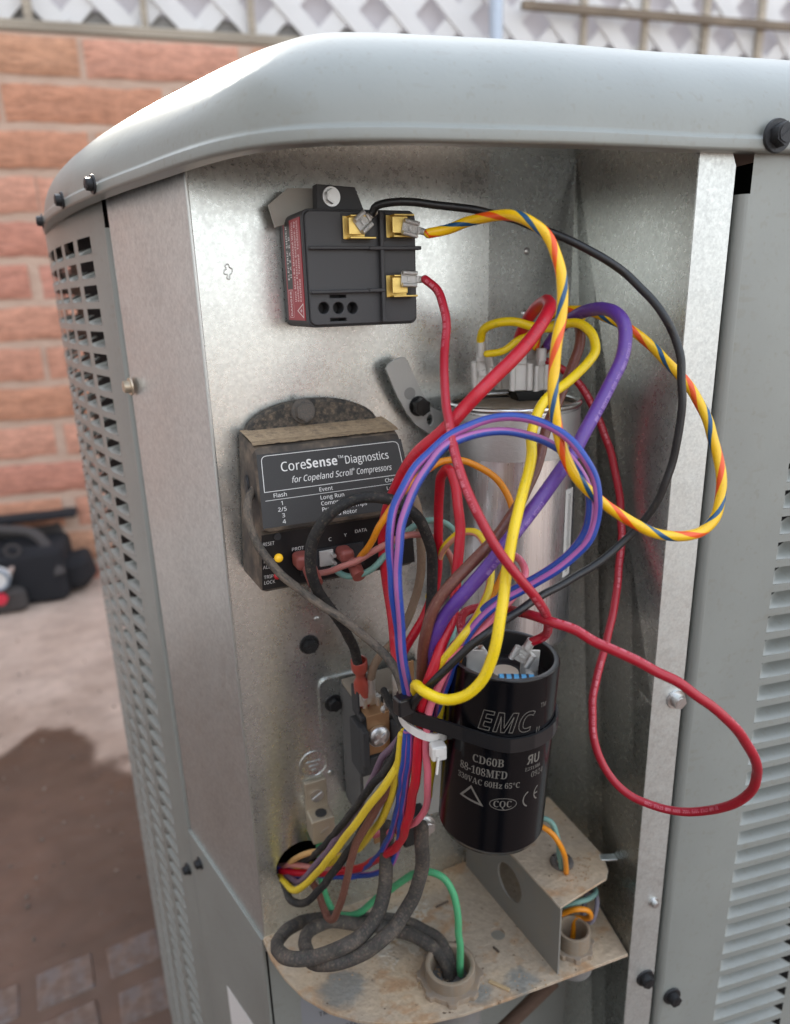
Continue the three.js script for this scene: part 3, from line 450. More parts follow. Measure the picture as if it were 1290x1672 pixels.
// ---------------------------------------------------------------- start relay on the back panel
const O = (fr, u, v, w = 0) => fr.at(u, v, w);
{
  const U0 = 0.0433, U1 = 0.0992, V0 = -0.0116, V1 = 0.0398, W = 0.04, cu = (U0 + U1) / 2, cv = (V0 + V1) / 2, w = U1 - U0, h = V1 - V0;
  const t = thing('start_relay', 'square black start relay with a red danger label and brass terminals', 'relay', O(MAIN, cu, cv), MAIN.turn);
  const lu0 = (px, py) => { const [a, b] = MAIN.uv(px, py, 0.0398); return [a - cu, b - cv]; };
  const holes = [529, 553, 576].map((px) => circlePts(...lu0(px, 503), 0.00255, 0.00255, 22).reverse());
  for (const [px, py] of [[552, 484], [553, 522]]) { const [x, y] = lu0(px, py); holes.push([[x - 0.0039, y - 0.0006], [x - 0.0039, y + 0.0006], [x + 0.0039, y + 0.0006], [x + 0.0039, y - 0.0006]]); }
  part('housing', [prism(roundRect(-w / 2, -h / 2, w / 2, h / 2, 0.0035), 0.0290, 0.0008).translate(0, 0, 0.0016), prism(roundRect(-w / 2 + 0.0010, -h / 2 + 0.0010, w / 2 - 0.0010, h / 2 - 0.0010, 0.0030), 0.0080, 0.0005, holes).translate(0, 0, 0.0312), prism(roundRect(-w / 2, -h / 2, w / 2, h / 2, 0.0035), 0.0072, 0.0006, [roundRect(-w / 2 + 0.0012, -h / 2 + 0.0012, w / 2 - 0.0012, h / 2 - 0.0012, 0.0028).reverse()]).translate(0, 0, 0.0304)], RELAYPLASTIC, t);
  const zf = 0.0398, lu = (px, py, ww = W) => { const [a, b] = MAIN.uv(px, py, ww); return [a - cu, b - cv]; };
  const bar = (p, q, th, dz, name = 'rib') => { const a = lu(...p), b = lu(...q); part(name, rbox(Math.max(Math.abs(b[0] - a[0]), th), Math.max(Math.abs(b[1] - a[1]), th), dz, 0.0005, (a[0] + b[0]) / 2, (a[1] + b[1]) / 2, zf + dz / 2 - 0.0003), RELAYPLASTIC, t); };
  bar([503, 405], [603, 405], 0.0015, 0.0030); bar([600, 405], [684, 406], 0.0017, 0.0036); bar([622, 345], [622, 526], 0.0018, 0.0032);
  bar([506, 476], [603, 476], 0.0015, 0.0030); bar([600, 474], [626, 474], 0.0017, 0.0036);
  const tab = (px, py, bare) => { const a = lu(px, py, 0.043), k = new THREE.Group(); const m = part('terminal', [rbox(0.0105, 0.0100, 0.0008, 0.0003, a[0], a[1], zf + 0.0004), rbox(0.0102, 0.0009, 0.006, 0.0003, a[0] + 0.0018, a[1] + 0.0046, zf + 0.003), rbox(0.0126, 0.0009, 0.0055, 0.0003, a[0] + 0.0026, a[1] - 0.0046, zf + 0.003), rbox(0.0078, 0.0072, 0.0008, 0.0003, a[0] - 0.0004, a[1] + 0.0003, zf + 0.0055)], BRASS, t); return m; };
  tab(581, 371); tab(651, 369); tab(651, 467);
  for (const [px, py] of [[581, 371], [651, 369], [651, 467]]) { const a = lu(px, py, 0.043); part('slot', box(0.0135, 0.0125, 0.0006, a[0] + 0.001, a[1], zf + 0.00005), HOLE_SHADE, t); }  // flat near-black plates: painted shade of the recesses behind the terminals
  // mounting ear, its screw, and the loose cardboard-grey flap behind
  part('mounting_ear', [prism([[-0.016, 0], [-0.0155, 0.0128], [0.0035, 0.0120], [0.0085, 0], [0.0085, -0.004], [-0.016, -0.004]], 0.006, 0.0006).translate(0.0003, h / 2 - 0.0005, 0.017)], RELAYPLASTIC, t);
  { const a = lu(541, 321, 0.024); part('screw', screwGeo(0.0034, false, 1.35, 0.8), ZINC, t, V(a[0], a[1], 0.0235)); }
  { const a = lu(437, 335, 0.010), b = lu(515, 308, 0.010), c = lu(515, 352, 0.010), d = lu(448, 372, 0.010); part('gasket', prism([[a[0], a[1]], [a[0] + 0.010, b[1] - 0.0003], [b[0], b[1]], [c[0], c[1]], [d[0], d[1]]], 0.0008, 0.0002).translate(0, 0, 0.010), std({ color: lin(0.50, 0.48, 0.43), roughness: 0.7 }), t); }
  // red danger label round the side
  const tx = canvasTex(512, 1024, (c, W2, H2) => {
    c.fillStyle = '#b01c30'; c.fillRect(0, 0, W2, H2); c.save(); c.translate(W2 / 2, H2 / 2); c.rotate(-Math.PI / 2); const L = H2, T = W2; // now x runs up the label, y runs towards the front
    c.fillStyle = '#131114'; c.fillRect(-L / 2 + 330, -T / 2 + 30, L, 170); c.strokeStyle = '#e6cfd0'; c.lineWidth = 6; c.beginPath(); c.roundRect(-L / 2 + 30, -T / 2 + 30, 290, 160, 30); c.stroke();
    c.fillStyle = '#e9e4e4'; c.font = 'bold 74px sans-serif'; c.fillText('DANGER', -L / 2 + 40, -T / 2 + 140, 270); c.font = 'bold 70px sans-serif'; c.fillText('ELECTRIC SHOCK', -L / 2 + 420, -T / 2 + 112, 590); c.font = 'bold 66px sans-serif'; c.fillText('H  A  Z  A  R  D', -L / 2 + 440, -T / 2 + 186, 560);
    c.fillStyle = '#f0d6d6'; c.font = 'bold 62px sans-serif'; ['Unit Must Be Mounted Within', 'Suitable Electric Enclosure. By', 'Certified   Trained   Technician'].forEach((s, i) => c.fillText(s, -L / 2 + 190, -T / 2 + 290 + i * 76, 810));
    c.strokeStyle = '#f0e2e2'; c.lineWidth = 12; c.beginPath(); c.moveTo(-L / 2 + 30, T / 2 - 40); c.lineTo(-L / 2 + 170, T / 2 - 40); c.lineTo(-L / 2 + 100, T / 2 - 210); c.closePath(); c.stroke(); c.fillStyle = '#f0e2e2'; c.beginPath(); c.moveTo(-L / 2 + 110, T / 2 - 150); c.lineTo(-L / 2 + 80, T / 2 - 95); c.lineTo(-L / 2 + 105, T / 2 - 95); c.lineTo(-L / 2 + 85, T / 2 - 52); c.lineTo(-L / 2 + 125, T / 2 - 108); c.lineTo(-L / 2 + 100, T / 2 - 108); c.closePath(); c.fill();
    c.restore();
  });
  const lg = new THREE.BoxGeometry(0.0004, h - 0.0065, 0.0275).translate(-w / 2 - 0.0001, 0, 0.0215);
  { const p = lg.attributes.position, uv = lg.attributes.uv; for (let i = 0; i < p.count; i++) uv.setXY(i, (p.getZ(i) - 0.00775) / 0.0275, (p.getY(i) + (h - 0.0065) / 2) / (h - 0.0065)); }
  part('danger_label', lg, std({ map: tx, roughness: 0.4 }), t);
}

// ---------------------------------------------------------------- diagnostics module
{
  const C = 0.0525, t = thing('diagnostics_module', 'dusty black diagnostics module with white printed flash code table and amber light', 'control module', O(MAIN, C, -0.139), MAIN.turn);
  const W2 = 0.0440, prof = [[0, 0.002], [0.0005, 0.036], [0.002, 0.0395], [0.0325, 0.0405], [0.0345, 0.0455], [0.0362, 0.0462], [0.0698, 0.0342], [0.0724, 0.0318], [0.0744, 0.0270], [0.0768, 0.006], [0.0768, 0.002]];   // height, reach
  const g = prism(prof.map(([y, w]) => [w, y]), W2 * 2 - 0.0068, 0.0034);   // x = reach, y = height, z = along
  g.translate(0, 0, -W2 + 0.0034); const p = g.attributes.position;
  for (let i = 0; i < p.count; i++) { const x = p.getX(i), y = p.getY(i), z = p.getZ(i), k = 1.0 - 0.10 * (y / 0.077) - 0.05 * (x / 0.046); p.setXYZ(i, -z * k, y, x); }
  // that mapping is a turn, not a mirror: along -> -x, reach -> +z
  g.computeVertexNormals();
  const dust = dataTex(256, 256, (u, v) => { const f = fbm(u, v, 10, 5, 0.62); return mix([0.24, 0.22, 0.20], [0.52, 0.455, 0.385], smooth(0.25, 0.85, f) * 0.8 * (0.7 + 0.6 * fbm(u, v, 60, 2, 0.6))); }, true);
  part('housing', toCreasedNormals(g, 0.6), std({ color: lin(1, 1, 1), map: rep(dust, 9, 9), roughness: 0.7, bumpMap: rep(nzFine, 30), bumpScale: 0.00006 }), t);
  // top ledge dusted with desert grit and web: a thin sheet of grit with its own ragged outline
  const grit = dataTex(256, 128, (u, v) => mix(mix([0.80, 0.70, 0.57], [0.66, 0.57, 0.46], fbm(u, v, 24, 4, 0.65)), [0.42, 0.37, 0.32], smooth(0.45, 0.85, fbm(u + 0.2, v, 9, 5, 0.75)) * 0.6), true);
  { const rail = [[0.0772, 0.0065], [0.0769, 0.010], [0.0758, 0.020], [0.0748, 0.0270], [0.0746, 0.0282], [0.0741, 0.0296], [0.0735, 0.0308]], NX = 60, pos = [], uv = [], idx = [];
    rail.forEach(([y, w], j) => { for (let i = 0; i <= NX; i++) { const s = i / NX * 2 - 1, k = 1.0 - 0.10 * (y / 0.077) - 0.05 * (w / 0.046), rag = j === rail.length - 1 ? 0.0004 * (vnoise(i * 1.3, 3, 64) - 0.5) : 0; pos.push(s * (W2 + 0.0002) * k * 0.995, y + 0.0005 - rag, w + 0.0004 + rag * 0.4); uv.push(i / NX, j / 6); } });
    for (let j = 0; j + 1 < rail.length; j++) for (let i = 0; i < NX; i++) { const a = j * (NX + 1) + i, b = a + NX + 1; idx.push(a, b, a + 1, b, b + 1, a + 1); }
    const q = new THREE.BufferGeometry(); q.setAttribute('position', new THREE.Float32BufferAttribute(pos, 3)); q.setAttribute('uv', new THREE.Float32BufferAttribute(uv, 2)); q.setIndex(idx); q.computeVertexNormals();
    const gm = part('dust_layer', q, std({ map: rep(grit, 2, 1), roughness: 1, bumpMap: rep(nzFine, 2, 0.7), bumpScale: 0.0012 }), t); gm.userData.kind = 'stuff'; }
  // arched mounting ear with screw
  const ear = []; for (let i = 0; i <= 20; i++) { const a = Math.PI * (1 - i / 20); ear.push([0.036 * Math.cos(a), 0.075 + 0.0155 * Math.sin(a)]); }
  part('mounting_ear', prism([...ear, [0.036, 0.070], [-0.036, 0.070]].reverse(), 0.0060, 0.0016).translate(0, 0, 0.0016), DUSTY(0.035, 0.033, 0.03, 0.5, 60), t);
  { const [u, v] = MAIN.uv(495, 671, 0.009); part('screw', scBig, DUSTY(0.12, 0.11, 0.1, 0.35, 2), t, V(u - C, v + 0.139, 0.0090)); }
  // printed label on the sloping face
  const lab = canvasTex(1400, 720, (c, w, h) => {
    c.fillStyle = '#2a2725'; c.fillRect(0, 0, w, h);
    for (let i = 0; i < 5200; i++) { c.fillStyle = `rgba(170,155,135,${rnd(0.03, 0.16)})`; c.fillRect(rnd(0, w), rnd(0, h), rnd(1, 4), rnd(1, 4)); }
    c.strokeStyle = '#e4e2dd'; c.fillStyle = '#e8e6e1'; c.lineWidth = 6; c.beginPath(); c.moveTo(40, 372); c.lineTo(40, 72); c.quadraticCurveTo(40, 20, 92, 20); c.lineTo(1300, 20); c.quadraticCurveTo(1360, 20, 1360, 76); c.lineTo(1360, 372); c.closePath(); c.stroke();
    c.font = '128px sans-serif'; c.fillText('Core', 200, 190, 240); c.font = 'bold 128px sans-serif'; c.fillText('Sense', 436, 190, 300); c.font = '40px sans-serif'; c.fillText('TM', 742, 128); c.font = '112px sans-serif'; c.fillText('Diagnostics', 800, 190, 440);
    c.font = 'italic 84px sans-serif'; c.fillText('for Copeland Scroll', 284, 312, 570); c.font = '34px sans-serif'; c.fillText('®', 856, 268); c.font = 'italic 84px sans-serif'; c.fillText('Compressors', 890, 312, 350);
    c.font = '54px sans-serif'; c.fillText('Flash', 110, 434, 126); c.fillText('Event', 520, 434, 130); c.fillText('Check', 1150, 434, 140);
    c.lineWidth = 5; c.beginPath(); c.moveTo(40, 456); c.lineTo(1360, 456); c.stroke();
    [['1', 'Long Run', 'Low Side'], ['2/5', 'Compressor Trips', 'System'], ['3', 'Press Switch Trips', 'Motor'], ['4', 'Locked Rotor', 'Electrical']].forEach(([a, b, d], i) => { const y = 516 + i * 60; c.fillText(a, a.length > 1 ? 138 : 168, y, 110); c.fillText(b, 520, y, 420); c.fillText(d, 1150, y, 230); });
  });
  const low = canvasTex(1400, 560, (c, w, h) => {
    c.fillStyle = '#0d0d0f'; c.fillRect(0, 0, w, h); c.fillStyle = '#d6d4d0'; c.font = '50px sans-serif';
    c.fillText('RESET', 10, 112, 100); c.fillText('RUN/', 14, 286, 90); c.fillText('ALERT', 8, 346, 110); c.fillText('TRIP/', 14, 448, 100); c.fillText('LOCK', 14, 506, 95); c.fillText('PROT', 258, 210, 110); c.fillText('C', 590, 168); c.fillText('Y', 735, 150); c.fillText('DATA', 836, 130, 118);
    for (let i = 0; i < 900; i++) { c.fillStyle = `rgba(150,135,115,${rnd(0.02, 0.1)})`; c.fillRect(rnd(0, w), rnd(0, h), rnd(1, 4), rnd(1, 4)); }
  });
  const quad = (a, b, cc, d, mat, name) => { const gq = new THREE.BufferGeometry(), n = b.clone().sub(a).cross(d.clone().sub(a)).normalize(), pos = [], uv = [], idx = [], NX = 6, NY = 4; for (let j = 0; j <= NY; j++) for (let i = 0; i <= NX; i++) { const s = i / NX, r = j / NY, q = a.clone().lerp(b, s).lerp(d.clone().lerp(cc, s), r).addScaledVector(n, 0.0003); pos.push(...q.toArray()); uv.push(s, r); } for (let j = 0; j < NY; j++) for (let i = 0; i < NX; i++) { const k = j * (NX + 1) + i; idx.push(k, k + 1, k + NX + 1, k + NX + 1, k + 1, k + NX + 2); } gq.setAttribute('position', new THREE.Float32BufferAttribute(pos, 3)); gq.setAttribute('uv', new THREE.Float32BufferAttribute(uv, 2)); gq.setIndex(idx); gq.computeVertexNormals(); return part(name, gq, mat, t); };
  const kx = (y, w) => W2 * (1.0 - 0.10 * (y / 0.077) - 0.05 * (w / 0.046)) + 0.0004;
  { const yb = 0.0366, wb = 0.0463, yt = 0.0699, wt = 0.0345, a = kx(yb, wb), b = kx(yt, wt); quad(V(-a, yb, wb), V(a, yb, wb), V(b - 0.001, yt, wt), V(-b + 0.001, yt, wt), std({ map: lab, roughness: 0.5, bumpMap: rep(nzFine, 3), bumpScale: 0.00004 }), 'printed_label'); }
  { const yb = 0.0032, wb = 0.0397, yt = 0.0318, wt = 0.0406, a = kx(yb, wb) - 0.0006, b = kx(yt, wt) - 0.0006; quad(V(-a, yb, wb), V(a, yb, wb), V(b, yt, wt), V(-b, yt, wt), std({ map: low, roughness: 0.42 }), 'terminal_face'); }
  const loc = (px, py, w = 0.041) => { const [u, v] = MAIN.uv(px, py, w); return V(u - C, v + 0.139, w); };
  part('reset_hole_shade', cylZ(0.0018, 0.0008, 18), HOLE_SHADE, t, loc(453, 876).add(V(0, 0, 0.0001)));  // near-black disc on the face, the dark of the reset hole painted
  part('amber_light', new THREE.SphereGeometry(0.0022, 18, 12), std({ color: lin(0.85, 0.50, 0.03), roughness: 0.25, emissive: lin(0.5, 0.28, 0.01), emissiveIntensity: 0.25 }), t, loc(455, 911));
  part('red_light', new THREE.SphereGeometry(0.0019, 18, 12), std({ color: lin(0.55, 0.03, 0.04), roughness: 0.25 }), t, loc(453, 940));
  part('socket_shade', box(0.034, 0.0125, 0.0010), HOLE_SHADE, t, loc(543, 912, 0.0412));  // near-black plate, painted shade of a recessed socket
  part('side_hole_shade', cyl(0.0035, 0.001, 20).rotateZ(Math.PI / 2).scale(1, 1.5, 1), HOLE_SHADE, t, V(-0.0405, 0.052, 0.020));  // dark disc on the side wall, shade of an opening put into colour
  for (const [px, py, s] of [[493, 915, 1], [563, 905, 0.95]]) part('crimp_sleeve', [rbox(0.0080 * s, 0.0078 * s, 0.011, 0.0025, 0, 0, 0), cylZ(0.0036 * s, 0.010, 18).rotateX(0.5).translate(0.002, -0.005, 0.010)], std({ color: lin(0.27, 0.07, 0.055), roughness: 0.45 }), t, loc(px, py, 0.046), 0);
  part('terminal', [rbox(0.0075, 0.0085, 0.0012, 0.0004), cylZ(0.001, 0.005, 10).translate(0.003, 0.002, 0.002), cylZ(0.001, 0.005, 10).translate(0.003, -0.002, 0.002)], TIN, t, loc(533, 911, 0.043));
}

// ---------------------------------------------------------------- run capacitor with its strap
const RC = { x: 0.0663, d: 0.385, r: 0.0348, top: -0.0545, bot: -0.192 };
{
  const t = thing('run_capacitor', 'tall silver aluminium run capacitor strapped to the back panel', 'capacitor', V(RC.x, H + RC.bot, -RC.d));
  const h = RC.top - RC.bot, L = (a) => new THREE.LatheGeometry(a.map(([x, y]) => new THREE.Vector2(x, y)), 72);
  const streak = dataTex(512, 256, (u, v) => { const f = fbm(u, v * 0.06, 90, 3, 0.7), c = fbm(u, v, 6, 4), d = smooth(0.62, 0.74, fbm(u, v * 0.12, 40, 4, 0.6)); return mix([0.94, 0.94, 0.945].map((q) => q * (0.97 + 0.12 * (f - 0.5))), [0.80, 0.79, 0.79], d * 0.4 + 0.05 * c); }, true);
  part('can', L([[0.002, 0], [RC.r - 0.004, 0], [RC.r - 0.0012, 0.0012], [RC.r, 0.004], [RC.r, h - 0.003], [RC.r - 0.0008, h - 0.0022]]), std({ map: rep(streak, 2, 1), metalness: 0.95, roughness: 0.42, roughnessMap: rep(galvRough, 6, 1) }), t);
  part('seam', new THREE.TorusGeometry(RC.r + 0.0002, 0.0016, 12, 96).rotateX(Math.PI / 2).translate(0, h - 0.0008, 0), std({ color: lin(0.75, 0.74, 0.72), metalness: 1, roughness: 0.24 }), t);
  part('lid', L([[0, h - 0.0030], [RC.r - 0.0010, h - 0.0030]]), DUSTY(0.42, 0.35, 0.27, 0.6, 3), t);
  const pos = (px, py, yr) => atY(px, py, H + yr).sub(t.position);
  for (const [px, py, sx] of [[797, 634, 1], [858, 642, 1.05]]) { const p = pos(px, py, RC.top + 0.0005); part('terminal_base', prism([[-0.0085, 0.0045], [-0.006, -0.001], [0.006, -0.001], [0.0085, 0.0045]].map(([a, b]) => [a * sx, b]), 0.012, 0.0004).translate(0, 0, -0.006), std({ color: lin(0.012, 0.012, 0.013), roughness: 0.35 }), t, V(p.x, h - 0.0022, p.z), 0.2); }
  for (const [px, py, qx, qy, sc2, d, tw] of [[846, 566, 850, 638, 1.35, 0.372, 0.1], [870, 556, 868, 632, 1.25, 0.386, -0.2], [896, 570, 882, 638, 1.25, 0.378, 0.7], [824, 586, 822, 636, 1.0, 0.392, 0]]) {
    const a = atD(px, py, d), b = atD(qx, qy, d + 0.001), L2 = a.distanceTo(b);
    part('blade', [rbox(0.0074 * sc2, L2 * 0.62, 0.0010, 0.0004, 0, L2 * 0.31, -0.0006), cyl(0.0013 * sc2, L2 * 0.6, 10).translate(0.0034 * sc2, L2 * 0.31, 0.0004), cyl(0.0013 * sc2, L2 * 0.6, 10).translate(-0.0034 * sc2, L2 * 0.31, 0.0004), rbox(0.004 * sc2, L2 * 0.16, 0.002, 0.0004, 0, L2 * 0.68, 0), cyl(0.0022 * sc2, L2 * 0.3, 12).translate(0, L2 * 0.86, 0)], TIN, t, b.sub(t.position), tw);
  }
  // small paper label
  const lt = canvasTex(64, 512, (c, w, h2) => { c.fillStyle = '#d9d8d2'; c.fillRect(0, 0, w, h2); c.fillStyle = '#555'; for (let i = 0; i < 46; i++) c.fillRect(22 + rnd(-3, 3), 30 + i * 10, 18 + rnd(0, 8), 4); });
  const lg = new THREE.CylinderGeometry(RC.r + 0.00025, RC.r + 0.00025, 0.05, 8, 1, true, 0.78, 0.26); part('paper_label', lg, std({ map: lt, roughness: 0.7 }), t, V(0, h - 0.07, 0));
  // strap round the can and its arm on the panel
  const s = thing('capacitor_strap', 'bent grey metal strap with a black bolt holding the silver capacitor', 'strap', V(RC.x, H + RC.top - 0.03, -RC.d));
  part('band', L([[RC.r + 0.0003, 0.003], [RC.r + 0.0011, 0.0032], [RC.r + 0.0011, 0.0262], [RC.r + 0.0003, 0.0264]]), std({ color: lin(0.58, 0.58, 0.57), metalness: 0.85, roughness: 0.45, bumpMap: rep(nzFine, 4), bumpScale: 0.0001 }), s);
  const W = 0.009, op = [[628, 603], [632, 594], [640, 588], [653, 583], [660, 583], [664, 590], [670, 603], [688, 641], [700, 662], [712, 669], [726, 672], [740, 690], [736, 716], [723, 717], [702, 710], [677, 694], [663, 676], [647, 648]].map(([a, b]) => MAIN.uv(a, b, W));
  const arm = part('arm', prism(op.reverse(), 0.0014, 0.0003, [circlePts(...MAIN.uv(700, 685, W), 0.0018, 0.0030, 16)]), std({ color: lin(0.42, 0.42, 0.40), metalness: 0.7, roughness: 0.5, bumpMap: rep(nzFine, 20), bumpScale: 0.00006 }), s, MAIN.at(0, 0, W).sub(s.position), MAIN.turn);
  { const [u, v] = MAIN.uv(683, 663, W + 0.0015); part('bolt', screwGeo(0.0050, false, 1.15, 1.0), std({ color: lin(0.012, 0.012, 0.012), roughness: 0.25, metalness: 0.4 }), s, MAIN.at(u, v, W + 0.0014).sub(s.position), MAIN.turn); part('spacer', cylZ(0.004, W, 16), GALV, s, MAIN.at(u, v, W / 2).sub(s.position), MAIN.turn); const [a, b] = MAIN.uv(667, 642, W); part('dimple', cylZ(0.0034, 0.0004, 20), std({ color: lin(0.25, 0.25, 0.24), metalness: 0.6, roughness: 0.5 }), s, MAIN.at(a, b, W + 0.0016).sub(s.position), MAIN.turn); }
}

// ---------------------------------------------------------------- start capacitor hung on the wire bundle
const SCT = V(0.0461, H - 0.1511, -0.28), SCB = V(0.0411, H - 0.2404, -0.28), SCR = 0.0247;
const scAxis = SCT.clone().sub(SCB).normalize(), scQ = new THREE.Quaternion().setFromUnitVectors(V(0, 1, 0), scAxis);
{
  const t = thing('start_capacitor', 'glossy black start capacitor with grey printed ratings, hung on the wire bundle', 'capacitor', SCB); t.quaternion.copy(scQ);
  const h = SCT.distanceTo(SCB), L = (a, n = 80) => new THREE.LatheGeometry(a.map(([x, y]) => new THREE.Vector2(x, y)), n);
  const print = canvasTex(2048, 1024, (c, w, hh) => {
    c.fillStyle = '#06070b'; c.fillRect(0, 0, w, hh); const cx = w / 2; c.fillStyle = '#6f6b64'; c.strokeStyle = '#6f6b64';
    const X = (deg) => cx + deg / 360 * w, Y = (f) => f * hh;
    c.save(); c.translate(X(-14), Y(0.27)); c.lineWidth = 4; c.font = 'italic bold 150px sans-serif'; c.strokeText('EMC', -150, 0, 330); c.restore();
    c.font = '34px sans-serif'; c.fillText('TM', X(25), Y(0.16)); c.lineWidth = 5; c.beginPath(); c.moveTo(X(-40), Y(0.29)); c.lineTo(X(23), Y(0.32)); c.moveTo(X(23), Y(0.26)); c.lineTo(X(22), Y(0.35)); c.moveTo(X(26), Y(0.26)); c.lineTo(X(25), Y(0.35)); c.moveTo(X(26), Y(0.305)); c.lineTo(X(34), Y(0.285)); c.stroke();
    c.font = 'bold 62px serif'; c.fillText('CD60B', X(-42), Y(0.46), 185); c.fillText('88-108MFD', X(-56), Y(0.525), 290); c.font = 'bold 46px serif'; c.fillText('330VAC 60Hz 65°C', X(-58), Y(0.58), 380);
    c.font = 'bold 76px sans-serif'; c.save(); c.translate(X(14), Y(0.46)); c.scale(-1, 1); c.fillText('R', -50, 0); c.restore(); c.fillText('U', X(22), Y(0.46)); c.font = 'bold 28px serif'; c.fillText('E231300', X(13), Y(0.495)); c.font = '46px serif'; c.fillText('0924', X(21), Y(0.54));
    c.lineWidth = 12; c.beginPath(); c.moveTo(X(-52), Y(0.675)); c.lineTo(X(-29), Y(0.69)); c.lineTo(X(-41), Y(0.605)); c.closePath(); c.stroke();
    c.lineWidth = 4; c.beginPath(); c.ellipse(X(-7), Y(0.67), 78, 34, 0, 0, 6.3); c.stroke(); c.font = 'bold 52px serif'; c.fillText('CQC', X(-17.5), Y(0.688), 120);
    c.lineWidth = 9; c.beginPath(); c.arc(X(22), Y(0.66), 44, Math.PI * 0.6, Math.PI * 1.4); c.stroke(); c.beginPath(); c.arc(X(35), Y(0.645), 40, Math.PI * 0.6, Math.PI * 1.4); c.moveTo(X(28.5), Y(0.645)); c.lineTo(X(33), Y(0.645)); c.stroke();
  });
  const can = L([[SCR, 0.004], [SCR, h - 0.0008], [SCR - 0.0006, h]]);
  { const uv = can.attributes.uv, p = can.attributes.position; for (let i = 0; i < uv.count; i++) uv.setXY(i, uv.getX(i), p.getY(i) / h); }
  const CANM = new THREE.MeshPhysicalMaterial({ map: print, roughness: 0.2, specularIntensity: 0.8, bumpMap: rep(nzFine, 3, 2), bumpScale: 0.00002 });
  const side = part('case', can, CANM, t); side.rotation.y = Math.PI + 0.14;
  const BK = new THREE.MeshPhysicalMaterial({ color: lin(0.0042, 0.0045, 0.006), roughness: 0.26, clearcoat: 0.5, clearcoatRoughness: 0.15 });
  part('case_bottom', L([[0, 0], [SCR - 0.004, 0], [SCR - 0.0012, 0.0012], [SCR, 0.004]]), BK, t);
  part('rim', L([[SCR - 0.0006, h], [SCR - 0.0024, h], [SCR - 0.0030, h - 0.0006], [SCR - 0.0030, h - 0.013]]), std({ color: lin(0.03, 0.03, 0.03), roughness: 0.32 }), t);
  part('end_plate', L([[0, h - 0.0110], [0.012, h - 0.0110], [0.0125, h - 0.0095], [0.0145, h - 0.0095], [0.015, h - 0.0115], [SCR - 0.003, h - 0.0115]]), std({ color: lin(0.02, 0.02, 0.021), roughness: 0.4 }), t);
  part('vent_plug', mv(cyl(0.0058, 0.0035, 28), 0.0008, h - 0.0085, 0.004), std({ color: lin(0.58, 0.50, 0.40), roughness: 0.7 }), t);
  const res = [cyl(0.0024, 0.015, 16).rotateZ(Math.PI / 2).translate(0.004, h - 0.006, 0.0125)], bands = []; for (let i = 0; i < 4; i++) bands.push(cyl(0.0025, 0.0011, 16).rotateZ(Math.PI / 2).translate(-0.001 + i * 0.0032, h - 0.006, 0.0125));
  const rs = part('resistor', res, std({ color: lin(0.10, 0.36, 0.62), roughness: 0.35 }), t); part('colour_band', bands, std({ color: lin(0.02, 0.025, 0.04), roughness: 0.4 }), rs);
  for (const [x, z] of [[-0.0125, 0.0045], [0.0115, 0.0035]]) part('blade', [rbox(0.0082, 0.014, 0.001, 0.0003, x, h - 0.004, z - 0.0012), cyl(0.003, 0.004, 14, 0.002).translate(x, h - 0.0095, z + 0.001)], TIN, t);
}

